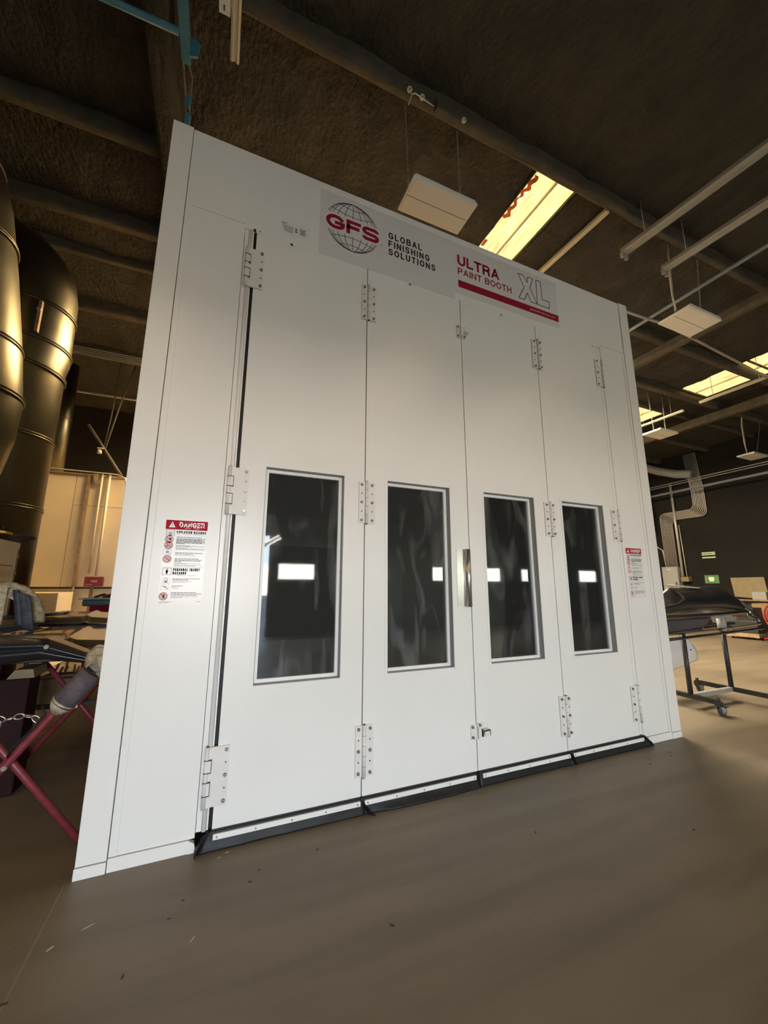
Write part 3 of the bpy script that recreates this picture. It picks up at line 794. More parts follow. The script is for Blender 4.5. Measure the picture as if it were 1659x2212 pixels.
# latches on the centre joint
mb = MB()
mb.box((2.378, -0.014, 3.662), (2.424, -0.006, 3.788), 'hinge'); mb.box((2.436, -0.014, 3.664), (2.475, -0.006, 3.780), 'hinge')
mb.prism([(2.415, 3.775), (2.470, 3.768), (2.470, 3.74), (2.430, 3.68), (2.415, 3.68)], -0.030, -0.014, 'hinge')
mb.box((2.445, -0.060, 3.700), (2.485, -0.014, 3.712), 'hinge')
for x, z in ((2.392, 3.770), (2.392, 3.680), (2.462, 3.770), (2.462, 3.682)): bolt(mb, x, z, True, -0.014)
mb.build('latch', P)
mb = MB()
mb.box((2.376, -0.014, 0.312), (2.428, -0.006, 0.412), 'hinge')
mb.box((2.437, -0.014, 0.318), (2.495, -0.006, 0.420), 'hinge')
mb.prism([(2.428, 0.402), (2.452, 0.385), (2.452, 0.335), (2.428, 0.318)], -0.040, -0.014, 'hinge')
mb.box((2.470, -0.060, 0.372), (2.522, -0.012, 0.378), 'hinge'); mb.box((2.470, -0.060, 0.338), (2.522, -0.054, 0.378), 'hinge'); mb.box((2.516, -0.060, 0.338), (2.522, -0.012, 0.378), 'hinge')
mb.cyl((2.466, -0.035, 0.355), (0, 0, 1), 0.007, 0.05, 'bolt_dark', 10)
for x, z in ((2.392, 0.397), (2.392, 0.327), (2.458, 0.405)): bolt(mb, x, z, True, -0.014)
mb.build('latch', P)
# pull handle: plate with a rolled grip
mb = MB()
mb.box((2.302, -0.010, 1.282), (2.374, -0.006, 1.732), 'alu')
mb.grid(lambda u, v: (2.398+0.026*math.sin((u-0.5)*PI*1.1), -0.012-0.034*math.cos((u-0.5)*PI), 1.278+0.456*v), 14, 1, 'alu')
mb.box((2.374, -0.0085, 1.278), (2.424, -0.0065, 1.734), 'alu')
mb.build('door_handle', P, label='long satin metal pull handle', solid=0.002)
# small round plug holes under the header
for x in (0.642, 0.878, 1.910, 2.913, 3.932, 4.165, 4.205):
    mb = MB()
    mb.cyl((x, -0.001 if x > 0.7 else -0.007, 4.057 if x > .7 else 4.062), (0, 1, 0), 0.011, 0.006, 'bolt_dark', 14)
    mb.cyl((x, -0.003 if x > 0.7 else -0.009, 4.051 if x > .7 else 4.056), (0, 1, 0), 0.010, 0.006, 'booth', 14)
    mb.build('hole_plug', P)
MB().cyl((0.604, -0.002, 4.070), (0, 1, 0), 0.010, 0.010, 'bolt_dark', 12).build('pin_cap', P)

# ---- decals
YD = -0.0012
YH = -0.0012
mb = MB().box((1.092, YH, 4.068), (2.38, 0.0, 4.697), 'sticker')
add_text(mb, '®', 1.628, 1.645, 4.345, 4.362, -0.0018, 'greyprint', 0.0)
st = mb.build('brand_sticker', P, label='clear sticker with a globe logo and black lettering')
yt = YH-0.0006
gcx, gcz, gr = 1.375, 4.418, 0.232
def arc(fn, t0, t1, n, wd):
    pts = [fn(t0+(t1-t0)*q/n) for q in range(n+1)]
    mb.line(pts, wd, yt-0.0005, yt, 'black')
def clipseg(pts, wd):
    global HALF
    run = []
    for p in pts+[None]:
        ok = p is not None and (p[1]-gcz)*HALF > 0.088
        if ok: run.append(p)
        if (not ok) and len(run) > 1: mb.line(run, wd, yt-0.0005, yt, 'black')
        if not ok: run = []
for HALF in (1, -1):
    mb = MB()
    for fx in (0.0, 0.34, 0.62, 0.82, 0.93, 1.0):
        for sg in ((1,) if fx == 0 else (1, -1)):
            pts = []
            for q in range(49):
                t = -PI/2+PI*q/48
                rx = gr*fx
                pts.append((gcx+sg*rx*math.cos(t), gcz+gr*math.sin(t)))
            clipseg(pts, 0.0045)
    for zz, hw in ((0.135, 0.182), (0.195, 0.110)):
        for sg in (1, -1):
            pts = [(gcx+hw*u, gcz+sg*(zz-0.030*(1-u*u)*(1 if zz < .15 else .6))) for u in [-1+2*q/16 for q in range(17)]]
            clipseg(pts, 0.0045)
    mb.build('globe_lines', st)
mb = MB()
add_caps(mb, 'GFs', 1.142, 1.612, 4.350, 4.486, yt-0.0008, 'darkred', 0.033, 0.10)
mb.build('red_letters', st, label='bold red letters across the globe')
mb = MB()
add_caps(mb, 'GLOBAL', 1.704, 2.038, 4.453, 4.520, yt, 'black', 0.0125, 0.22)
add_caps(mb, 'FINISHING', 1.704, 2.116, 4.368, 4.435, yt, 'black', 0.0125, 0.22)
add_caps(mb, 'SOLUTIONS', 1.704, 2.176, 4.286, 4.352, yt, 'black', 0.0125, 0.22)
mb.build('black_letters', st, label='three lines of black letters')
st = MB().box((2.385, YH, 4.140), (3.692, 0.0, 4.692), 'sticker').build('brand_sticker', P, label='clear sticker with red lettering over a dark red stripe')
mb = MB(); add_caps(mb, 'ULTRA', 2.424, 2.918, 4.452, 4.568, yt, 'darkred', 0.024, 0.10)
add_caps(mb, 'PAINT BOOTH', 2.424, 3.068, 4.352, 4.424, yt, 'darkred', 0.0125, 0.14)
add_text(mb, '®', 2.895, 2.910, 4.535, 4.550, yt, 'darkred', 0.0)
mb.build('red_letters', st)
MB().box((2.424, yt-0.0004, 4.212), (3.694, yt, 4.288), 'darkred').build('red_stripe', st)
mb = MB(); add_text(mb, 'globalfinishing.com', 3.30, 3.645, 4.235, 4.262, yt-0.0009, 'pink', 0.0, 1.0); mb.build('small_letters', st)
mb = MB()
X = [(3.168, 4.628), (3.243, 4.628), (3.285, 4.555), (3.300, 4.628), (3.366, 4.628), (3.318, 4.500), (3.405, 4.338), (3.322, 4.338), (3.279, 4.430), (3.236, 4.338), (3.160, 4.338), (3.240, 4.485)]
Lp = [(3.411, 4.632), (3.472, 4.632), (3.480, 4.418), (3.578, 4.418), (3.572, 4.338), (3.405, 4.338)]
mb.line(X, 0.0075, yt-0.0005, yt, 'black', True); mb.line(Lp, 0.0075, yt-0.0005, yt, 'black', True)
mb.build('outline_letters', st, label='outlined black letters')
# small rating label
st = MB().box((0.792, YH, 4.143), (1.013, 0.0, 4.252), 'paper').build('rating_label', P, label='small white printed label')
mb = MB()
add_caps(mb, 'GFS', 0.797, 0.830, 4.222, 4.236, yt, 'black', 0.003, 0.15)
for q in range(7): mb.box((0.80+0.003*q, yt-0.0003, 4.210-q*0.0085), (0.885, yt, 4.2135-q*0.0085), 'greyprint')
mb.cyl((0.907, yt, 4.205), (0, 1, 0), 0.010, 0.0006, 'greyprint', 14); mb.box((0.898, yt-0.0003, 4.175), (0.918, yt, 4.19), 'greyprint')
for q in range(6): mb.box((0.935+0.002*(q % 2), yt-0.0003, 4.218-q*0.010), (0.985-0.004*(q % 3), yt, 4.2225-q*0.010), 'black')
mb.build('label_print', st)

def deco(mb, x0, x1, z0, z1, fx, fz):
    # rows of fine print (too small to read in the photograph)
    def row(a, b, z, th=0.0036, m='greyprint'):
        t = a
        while t < b-0.02:
            l = random.uniform(0.03, 0.09); e = min(b, t+l)
            mb.box((fx(t), yt-0.0003, fz(z+th)), (fx(e), yt, fz(z)), m); t = e+0.010
    row(0.42, 0.62, 0.166, 0.003); row(0.66, 0.88, 0.166, 0.003)
    for (a, b, z, m) in [(0.28, 0.88, 0.203, 'black'), (0.28, 0.97, 0.221, 'black'), (0.28, 0.92, 0.231, 'black'), (0.28, 0.94, 0.241, 'black'), (0.28, 0.97, 0.251, 'black'), (0.28, 0.92, 0.261, 'black'), (0.28, 0.97, 0.271, 'black'), (0.28, 0.50, 0.281, 'black'),
                         (0.28, 0.62, 0.303, 'greyprint'), (0.28, 0.97, 0.311, 'greyprint'), (0.28, 0.66, 0.319, 'greyprint'), (0.28, 0.55, 0.334, 'greyprint'), (0.28, 0.97, 0.342, 'greyprint'), (0.28, 0.96, 0.350, 'greyprint'),
                         (0.28, 0.93, 0.392, 'black'), (0.28, 0.70, 0.407, 'black'), (0.28, 0.80, 0.425, 'greyprint'),
                         (0.28, 0.84, 0.460, 'black'), (0.28, 0.93, 0.474, 'black'), (0.28, 0.92, 0.487, 'black'), (0.28, 0.47, 0.500, 'black'), (0.28, 0.90, 0.517, 'greyprint'), (0.28, 0.56, 0.525, 'greyprint'), (0.28, 0.92, 0.540, 'greyprint'), (0.28, 0.80, 0.548, 'greyprint'),
                         (0.37, 0.58, 0.664, 'greyprint'), (0.62, 0.82, 0.664, 'greyprint'),
                         (0.28, 0.92, 0.700, 'black'), (0.28, 0.65, 0.714, 'black'), (0.28, 0.73, 0.730, 'greyprint'), (0.28, 0.66, 0.741, 'greyprint'),
                         (0.28, 0.54, 0.783, 'black'), (0.28, 0.42, 0.800, 'greyprint'), (0.28, 0.46, 0.812, 'greyprint'),
                         (0.28, 0.86, 0.862, 'black'), (0.28, 0.98, 0.877, 'black'), (0.28, 0.88, 0.891, 'black'), (0.28, 0.94, 0.910, 'greyprint'), (0.28, 0.55, 0.919, 'greyprint'),
                         (0.03, 0.32, 0.967, 'greyprint'), (0.03, 0.24, 0.976, 'greyprint'), (0.86, 0.98, 0.967, 'greyprint')]:
        row(a, b, z, 0.0055 if m == 'black' else 0.004, m)
    mb.box((fx(0.45), yt-0.0007, fz(0.097)), (fx(0.59), yt-0.0003, fz(0.0915)), 'pink'); mb.box((fx(0.66), yt-0.0007, fz(0.097)), (fx(0.80), yt-0.0003, fz(0.0915)), 'pink')
    mb.box((fx(0.04), yt-0.0003, fz(0.5685)), (fx(0.98), yt, fz(0.566)), 'greyprint')
    def sq(a, b, hw, hz, wd=0.0012):
        mb.line([(fx(a-hw), fz(b-hz)), (fx(a+hw), fz(b-hz)), (fx(a+hw), fz(b+hz)), (fx(a-hw), fz(b+hz))], wd, yt-0.0004, yt, 'black', True)
    sq(0.125, 0.155, 0.09, 0.034, 0.0018)
    for t in (-60, -35, -10, 15, 40, 62):
        a = R(t); mb.line([(fx(0.125)+0.004*math.sin(a), fz(0.178)+0.004*math.cos(a)), (fx(0.125)+0.017*math.sin(a), fz(0.178)+0.020*math.cos(a))], 0.0016, yt-0.0004, yt, 'black')
    mb.box((fx(0.09), yt-0.0004, fz(0.187)), (fx(0.16), yt, fz(0.180)), 'black')
    def no(a, b, rr=0.0215):
        mb.cyl((fx(a), yt-0.00015, fz(b)), (0, 1, 0), rr, 0.0003, 'pink', 28)
        mb.torus((fx(a), yt-0.0003, fz(b)), (0, 1, 0), rr, 0.0013, 'red', 28, 4)
    for b, s2 in ((0.235, 0), (0.307, 1), (0.470, 2), (0.905, 3)):
        no(0.11, b)
        cx0, cz0 = fx(0.11), fz(b)
        if s2 == 0: mb.prism([(cx0+0.003, cz0+0.010), (cx0+0.012, cz0+0.006), (cx0+0.010, cz0-0.004), (cx0, cz0)], yt-0.0006, yt-0.0004, 'black'); mb.box((cx0-0.013, yt-0.0006, cz0-0.010), (cx0-0.006, yt-0.0004, cz0-0.006), 'black')
        if s2 == 1: mb.torus((cx0-0.008, yt-0.0004, cz0-0.006), (0, 1, 0), 0.005, 0.0012, 'black', 12, 4); mb.line([(cx0+0.002, cz0+0.009), (cx0+0.010, cz0+0.008), (cx0+0.013, cz0+0.002)], 0.001, yt-0.0006, yt-0.0004, 'black')
        if s2 == 2: mb.line([(cx0+0.001, cz0+0.010), (cx0+0.012, cz0+0.006), (cx0+0.010, cz0-0.010)], 0.0014, yt-0.0006, yt-0.0004, 'greyprint')
        if s2 == 3: mb.prism([(cx0-0.004, cz0+0.007), (cx0+0.006, cz0+0.008), (cx0+0.005, cz0-0.012), (cx0-0.001, cz0-0.012)], yt-0.0006, yt-0.0004, 'black'); mb.cyl((cx0+0.004, yt-0.0005, cz0+0.011), (0, 1, 0), 0.0035, 0.0002, 'black', 10)
        mb.line([(cx0-0.0152, cz0+0.0152), (cx0+0.0152, cz0-0.0152)], 0.0028, yt-0.0009, yt-0.0006, 'red')
    sq(0.10, 0.385, 0.085, 0.030, 0.0008)
    mb.torus((fx(0.10), yt, fz(0.386)), (0, 1, 0), 0.005, 0.0015, 'black', 12, 4)
    for t in (30, 80, 130, 200, 250): a = R(t); mb.line([(fx(0.10)+0.004*math.cos(a), fz(0.386)+0.004*math.sin(a)), (fx(0.10)+0.012*math.cos(a), fz(0.386)+0.010*math.sin(a))], 0.0013, yt-0.0004, yt, 'black')
    mb.line([(fx(0.12), fz(0.393)), (fx(0.175), fz(0.412))], 0.002, yt-0.0004, yt, 'black')
    sq(0.135, 0.617, 0.10, 0.038, 0.0018)
    cx0, cz0 = fx(0.135), fz(0.617)
    mb.cyl((cx0, yt-0.0002, cz0+0.0125), (0, 1, 0), 0.0032, 0.0004, 'black', 10)
    mb.prism([(cx0-0.007, cz0+0.008), (cx0+0.007, cz0+0.008), (cx0+0.006, cz0-0.004), (cx0+0.003, cz0-0.015), (cx0-0.003, cz0-0.015), (cx0-0.006, cz0-0.004)], yt-0.0004, yt, 'black')
    sq(0.135, 0.722, 0.085, 0.032, 0.0007)
    cx0, cz0 = fx(0.135), fz(0.722)
    mb.torus((cx0, yt, cz0+0.004), (0, 1, 0), 0.008, 0.001, 'black', 14, 4)
    for q in range(3): mb.box((cx0-0.007-0.002*q, yt-0.0004, cz0-0.004-0.004*q), (cx0+0.007+0.002*q, yt, cz0-0.0015-0.004*q), 'black')
    sq(0.125, 0.797, 0.085, 0.032, 0.0007)
    cx0, cz0 = fx(0.125), fz(0.797)
    mb.line([(cx0-0.012, cz0+0.004), (cx0-0.002, cz0), (cx0+0.006, cz0-0.004), (cx0+0.014, cz0-0.011)], 0.003, yt-0.0004, yt, 'black')
    mb.line([(cx0-0.004, cz0+0.010), (cx0-0.002, cz0+0.001), (cx0+0.012, cz0+0.002)], 0.0016, yt-0.0004, yt, 'black')

def danger(x0, x1, z0, z1, lab):
    w_, h_ = x1-x0, z1-z0
    fx = lambda a: x0+a*w_
    fz = lambda b: z1-b*h_
    sheet = MB().box((x0, YH, z0), (x1, 0.0, z1), 'paper')
    deco(sheet, x0, x1, z0, z1, fx, fz)
    st = sheet.build('danger_sticker', P, label=lab)
    MB().box((x0, yt-0.0003, fz(0.113)), (x1, yt, z1), 'red').build('red_band', st)
    mb = MB()
    add_caps(mb, 'DANGER', fx(0.315), fx(0.925), fz(0.082), fz(0.020), yt-0.0008, 'paper', 0.0062, 0.10)
    mb.build('white_letters', st)
    mb = MB()
    mb.prism([(fx(0.075), fz(0.090)), (fx(0.225), fz(0.090)), (fx(0.150), fz(0.018))], yt-0.0007, yt-0.0003, 'paper')
    add_text(mb, '!', fx(0.142), fx(0.158), fz(0.084), fz(0.036), yt-0.0010, 'red', 0.04)
    mb.build('warning_triangle', st)
    mb = MB()
    add_caps(mb, 'EXPLOSION HAZARDS', fx(0.27), fx(0.97), fz(0.158), fz(0.127), yt, 'black', 0.0036, 0.16)
    mb.build('heading_letters', st)
    mb = MB()
    add_caps(mb, 'PERSONAL INJURY', fx(0.27), fx(0.90), fz(0.612), fz(0.578), yt, 'black', 0.0042, 0.16)
    add_caps(mb, 'HAZARDS', fx(0.27), fx(0.585), fz(0.652), fz(0.620), yt, 'black', 0.0042, 0.16)
    mb.build('heading_letters', st)
danger(0.231, 0.462, 1.328, 1.832, 'tall white safety sticker with red band at the left side of the booth')
danger(4.337, 4.572, 1.328, 1.824, 'tall white safety sticker with red band at the right side of the booth')

# ================================================================ OVERHEAD
# hanging flat panel lights
def panel_light(x0, x1, y0, y1, z, chains, lab, ztop=6.42):
    t = thing('hanging_light', ((x0+x1)/2, (y0+y1)/2, z), lab, 'ceiling light', 'flat panel lights hung from the roof beams')
    mb = MB(); mb.prism([(x0, z+0.02), (x0+0.03, z+0.055), (x1-0.03, z+0.055), (x1, z+0.02), (x1, z), (x0, z)], y0, y1, 'lampwhite')
    mb.box((x0+0.12, y0+0.05, z+0.055), (x1-0.12, y1-0.05, z+0.085), 'lampwhite')
    mb.build('housing', t, bevel=0.004)
    ym = (y0+y1)/2
    MB().box((x0+0.02, y0+0.02, z-0.006), (x1-0.02, ym-0.004, z), 'lens').box((x0+0.02, ym+0.004, z-0.006), (x1-0.02, y1-0.02, z), 'lens').build('lens', t, label='pale ribbed lens')
    MB().box((x0+0.02, ym-0.004, z-0.003), (x1-0.02, ym+0.004, z), 'booth_dark').build('lens_gap', t)
    for (xa, ya), (xb, yb) in chains:
        mb = MB(); a = Vector((xa, ya, ztop)); b = Vector((xb, yb, z+0.06))
        n = int((a-b).length/0.034)
        for q in range(n):
            c = a.lerp(b, (q+0.5)/n)
            mb.torus(c, (1, 0, 0) if q % 2 else (0, 1, 0), 0.010, 0.0032, 'chain', 8, 4, 1.9, (0, 0, 1))
        mb.build('chain', t)
    return t
panel_light(2.02, 2.78, 0.10, 0.48, 5.40, [((1.98, 0.19), (2.06, 0.29)), ((2.62, 0.19), (2.70, 0.29))], 'large flat pale panel light hanging just above the booth header')
panel_light(6.49, 7.28, 0.13, 0.57, 5.40, [((6.30, 0.19), (6.52, 0.34)), ((7.02, 0.19), (7.20, 0.35))], 'flat pale panel light hanging right of the booth top corner')
panel_light(10.70, 11.45, 3.15, 3.62, 5.40, [((10.8, 3.4), (10.86, 3.4)), ((11.4, 3.4), (11.35, 3.4))], 'small far panel light under the skylight at the booth right edge', 6.58)
panel_light(15.15, 15.97, 3.18, 3.62, 5.40, [((14.6, 3.1), (15.2, 3.38)), ((15.6, 3.1), (15.8, 3.4))], 'far panel light close to the dark wall above the long wall pipes')
# power cords of two lights
mb = MB(); mb.tube([(5.4, 1.15, 5.98), (6.0, 1.04, 5.95), (6.9, 0.98, 5.93), (7.4, 1.0, 5.99), (8.5, 1.06, 6.0), (9.6, 1.13, 6.0), (11.6, 1.25, 6.0), (13.5, 1.35, 6.0)], 0.022, 'pipe', 8)
mb.build('roof_conduit', label='pale conduit running under the roof behind the panel light right of the booth', cat='conduit')
mb = MB(); q0 = [(6.55, 0.34, 5.50), (6.50, 0.33, 5.75), (6.42, 0.28, 6.1), (6.36, 0.22, 6.38)]
mb.tube(q0, 0.014, 'strip', 8); mb.build('light_cord', label='pale twisted cord dropping to the panel light right of the booth', cat='cord')
mb = MB(); mb.tube([(15.22, 3.38, 5.50), (15.05, 3.33, 5.75), (14.75, 3.2, 6.2), (14.6, 3.1, 6.42)], 0.016, 'strip', 8)
mb.build('light_cord', label='pale cord dropping to the far panel light close to the dark wall', cat='cord')
# strip lights (bare channels) running front to back
def strip_light(x, y0, y1, z, wd, m, lab, tilt=0.0, holder=True):
    t = thing('strip_light', (x, (y0+y1)/2, z), lab, 'strip light')
    mb = MB(); dx = tilt
    mb.prism([(-wd/2, 0.0), (-wd/2, 0.05), (wd/2, 0.05), (wd/2, 0.0), (wd*0.28, -0.008), (wd*0.10, 0.012), (-wd*0.10, 0.012), (-wd*0.28, -0.008)], 0, 1, m)
    n = len(mb.v)//2
    for i, v in enumerate(mb.v):
        f = 0 if i < n else 1
        mb.v[i] = Vector((x+v.x+dx*f, y0 if f == 0 else y1, z+v.z))
    mb.build('channel', t)
    if holder:
        for yy, xx in ((y0, x), (y1, x+dx)):
            mb = MB(); mb.box((xx-wd*0.42, yy-0.02, z-0.075), (xx-wd*0.2, yy+0.02, z), m); mb.box((xx+wd*0.15, yy-0.02, z-0.085), (xx+wd*0.4, yy+0.02, z), m)
            mb.build('lamp_holder', t)
    mb = MB(); mb.tube([(x, y0+0.3, z+0.05), (x, y0+0.3, 6.6)], 0.006, 'pipe', 6); mb.tube([(x+dx, y1-0.3, z+0.05), (x+dx, y1-0.3, 6.6)], 0.006, 'pipe', 6)
    mb.build('hanger', t)
    return t
strip_light(5.62, -1.70, 0.30, 6.02, 0.14, 'stripgrey', 'grey strip light channel of a parallel pair, the one nearer the booth', -0.18)
strip_light(6.40, -1.70, 0.25, 6.00, 0.14, 'stripgrey', 'grey strip light channel of a parallel pair, the one farther from the booth', -0.16)
strip_light(5.06, 0.20, 2.60, 6.45, 0.075, 'strip', 'bright thin strip light right of the near skylight', -0.1, False)
strip_light(11.50, 1.10, 2.60, 6.02, 0.07, 'strip', 'thin strip light under the far skylight, nearer of two in line', 0.0, False)
strip_light(11.62, 3.05, 4.40, 6.02, 0.07, 'strip', 'thin strip light above the small far panel light', 0.0, False)
strip_light(0.33, -1.60, 0.36, 6.12, 0.075, 'strip', 'cream strip light channel hanging near the teal rail', 0.0, False)
MB().box((0.20, -0.55, 6.10), (0.285, 0.06, 6.22), 'white').box((0.235, 0.0, 6.095), (0.245, 0.035, 6.10), 'booth_dark').build('mounting_box', label='white mounting box beside the cream strip light near the teal rail', cat='box')
# teal crane rail and drop bar
t = thing('teal_rail', (-0.07, 0.0, 6.05), 'teal steel rail above the booth left corner with a brace', 'rail')
mb = MB(); mb.prism([(-0.105, 6.05), (-0.105, 6.13), (-0.09, 6.13), (-0.09, 6.06), (-0.045, 6.06), (-0.045, 6.13), (-0.03, 6.13), (-0.03, 6.05)], -2.4, 0.50, 'teal'); mb.build('rail', t)
mb = MB(); mb.tube([(-0.10, 0.24, 5.97), (-0.9, 0.262, 5.965), (-2.2, 0.30, 5.965)], 0.028, 'teal', 8); mb.build('brace', t)
MB().prism([(-0.03, 6.02), (0.03, 6.05), (0.04, 6.2), (-0.03, 6.25)], 0.40, 0.42, 'teal').build('end_plate', t)
t = thing('hanging_hook', (-0.04, 0.62, 5.5), 'chain and teal hook hanging from the teal rail to the booth top', 'hook')
mb = MB(); mb.tube([(-0.090, 0.49, 6.05), (-0.085, 0.58, 6.00), (-0.060, 0.62, 5.86)], 0.009, 'wood', 8); mb.tube([(-0.060, 0.62, 5.86), (-0.022, 0.62, 5.86), (-0.020, 0.58, 6.03), (-0.050, 0.49, 6.06)], 0.007, 'wood', 8); mb.build('wire', t)
MB().box((-0.058, 0.60, 5.74), (-0.018, 0.64, 5.87), 'teal').build('swivel', t, bevel=0.008)
mb = MB(); mb.tube([(-0.035, 0.62, 5.74), (-0.030, 0.62, 5.66)], 0.008, 'blackmatte', 8); mb.torus((-0.033, 0.62, 5.70), (0, 1, 0), 0.018, 0.006, 'wood', 12, 6); mb.build('shackle', t)
MB().box((-0.046, 0.60, 4.772), (-0.006, 0.64, 5.67), 'teal').build('drop_bar', t)
# fittings on the beam above the header
for (x, y, z), lab in (((1.965, 0.07, 6.40), 'round pale clip at the upper left end of the beam fittings'), ((2.11, 0.07, 6.39), 'round pale clip in the middle of the thin conduit on the beam'), ((2.62, 0.07, 6.39), 'round pale clip right of the junction box on the beam')):
    t_ = MB(); t_.cyl((x, y-0.01, z), (0, 1, 0.5), 0.026, 0.02, 'strip', 16); t_.cyl((x, y-0.022, z-0.006), (0, 1, 0.5), 0.009, 0.008, 'wood', 10)
    t_.build('beam_clip', label=lab, cat='clip')
MB().tube([(1.98, 0.12, 6.30), (1.99, 0.06, 6.36), (2.03, 0.055, 6.385), (2.11, 0.055, 6.37), (2.25, 0.055, 6.35)], 0.007, 'pipe', 8).build('thin_conduit', label='thin bent conduit on the beam left of its junction box', cat='conduit')
MB().box((2.25, 0.0, 6.27), (2.42, 0.07, 6.40), 'beam').build('junction_box', label='square brown junction box on the roof beam above the booth', cat='junction box', bevel=0.006)
# twin lit tubes over the bay (seen mirrored in the booth glass)
t = thing('tube_light', (2.3, YS+0.1, 2.85), 'lit twin tube light on the wall behind the viewer', 'tube light')
MB().prism([(1.66, 2.62), (2.14, 2.92), (2.20, 2.82), (1.72, 2.52)], YS+0.05, YS+0.10, 'lampwhite').build('housing', t)
MB().tube([(1.80, YS+0.13, 2.57), (2.18, YS+0.13, 2.81)], 0.013, 'tube', 8).build('tube', t)
MB().tube([(1.73, YS+0.13, 2.65), (2.12, YS+0.13, 2.89)], 0.013, 'tube', 8).build('tube', t)
# pipes and long rails under the roof
MB().tube([(7.15, -8.5, 6.05), (7.15, 10.2, 6.05)], 0.03, 'pipeblue', 8).build('sprinkler_pipe', label='dark slender pipe running front to back behind the panel light right of the booth', cat='pipe')
for q in range(5):
    MB().tube([(-7.5, 6.53+q*0.08, 6.33), (10.5, 6.53+q*0.08, 6.33)], 0.010, 'pipe', 6).build('roof_pipe', label='one of five thin parallel pipes under the roof between ducts and booth', cat='pipe', group='parallel pipes under the roof at left')
MB().tube([(-7.5, 8.5, 6.14), (3.5, 8.5, 6.22)], 0.03, 'pipe', 8).build('long_pipe', label='single grey pipe crossing between the ducts and the booth, below the five thin pipes', cat='pipe')
# pipes along the top of the cream partition
MB().tube([(XW+.05, 6.93, 3.80), (-1.6, 6.93, 3.76), (-1.45, 6.93, 3.70), (-1.42, 6.93, 3.5)], 0.016, 'pipe', 8).build('wall_top_pipe', label='thin pipe along the top edge of the cream wall', cat='pipe')

# ================================================================ LEFT SIDE
def duct(path, r, seams, lab, m='galv', n=40):
    t = thing('metal_duct', path[0], lab, 'duct')
    mb = MB(); mb.tube(path, r, m, n, True); mb.build('duct_body', t)
    for (p, ax) in seams:
        mb = MB(); mb.torus(p, ax, r+0.002, 0.013, m, n, 8); mb.torus(Vector(p)+Vector(ax).normalized()*0.035, ax, r+0.002, 0.008, m, n, 8); mb.build('seam_ring', t)
    return t
duct([(-2.05, 2.05, 1.96), (-1.96, 2.05, 2.35), (-1.86, 2.05, 2.9), (-1.85, 2.05, 3.2), (-1.93, 2.05, 3.75), (-2.08, 2.05, 4.6), (-2.22, 2.05, 5.3), (-2.31, 2.05, 5.60), (-2.42, 2.05, 5.80), (-2.60, 2.05, 5.95), (-2.9, 2.05, 6.05), (-4.2, 2.05, 6.05)], 0.45,
     [((-1.85, 2.05, 3.25), (0, 0, 1)), ((-1.93, 2.05, 3.75), (-0.1, 0, 1)), ((-2.12, 2.05, 4.85), (-0.18, 0, 1)), ((-2.33, 2.05, 5.65), (-0.4, 0, 1))],
     'nearest large galvanised round duct rising above the tall cream cabinet')
t = duct([(-2.03, 3.45, 0.0), (-2.03, 3.45, 4.3), (-2.00, 3.45, 4.45), (-2.02, 3.45, 5.3), (-2.05, 3.45, 5.47), (-2.12, 3.45, 5.62), (-2.26, 3.45, 5.77), (-2.45, 3.45, 5.88), (-2.7, 3.45, 5.935), (-3.0, 3.45, 5.95), (-4.2, 3.45, 5.95)], 0.45,
     [((-2.03, 3.45, 2.35), (0, 0, 1)), ((-2.03, 3.45, 3.25), (0, 0, 1)), ((-2.02, 3.45, 4.18), (0.1, 0, 1)), ((-2.00, 3.45, 4.50), (0, 0, 1)), ((-2.01, 3.45, 5.02), (0, 0, 1))],
     'tall galvanised round duct with an elbow and a draw latch, behind the nearest duct')
mb = MB(); mb.box((-1.80, 3.01, 4.55), (-1.765, 3.06, 4.98), 'wood'); mb.torus((-1.782, 3.0, 4.85), (0, 1, 0), 0.02, 0.006, 'chain', 10, 6); mb.build('duct_latch', t, label='dark draw latch')
duct([(-3.05, 8.0, 3.69), (-3.05, 8.0, 6.6)], 0.17, [((-3.05, 8.0, 3.90), (0, 0, 1)), ((-3.05, 8.0, 5.2), (0, 0, 1))], 'slim bright round duct standing on the cream partition room')
# struts and head above partition
mb = MB(); mb.box((-2.27, 7.2, 0), (-2.21, 7.26, 1.15), 'wood'); mb.v = []
MB().tube([(-2.30, 7.15, 4.87), (-1.58, 7.15, 3.80)], 0.035, 'beam', 6).build('strut', label='dark slanting strut above the cream wall beside the booth', cat='strut')
MB().tube([(-1.99, 7.25, 4.40), (-1.93, 7.25, 5.3), (-1.90, 7.25, 6.5)], 0.014, 'beam', 6).build('hanger_rod', label='left of two thin rods meeting the slanting strut', cat='rod')
MB().tube([(-1.97, 7.25, 4.38), (-1.80, 7.25, 5.5), (-1.60, 7.25, 6.5)], 0.018, 'beam', 6).build('hanger_rod', label='right of two thin rods meeting the slanting strut', cat='rod')
MB().cyl((-2.03, 7.15, 4.30), (0, 0, 1), 0.045, 0.10, 'strip', 12, 0.035).box((-2.07, 7.10, 4.35), (-1.95, 7.2, 4.37), 'strip').build('sensor_head', label='small pale sensor beside the slanting strut', cat='sensor')
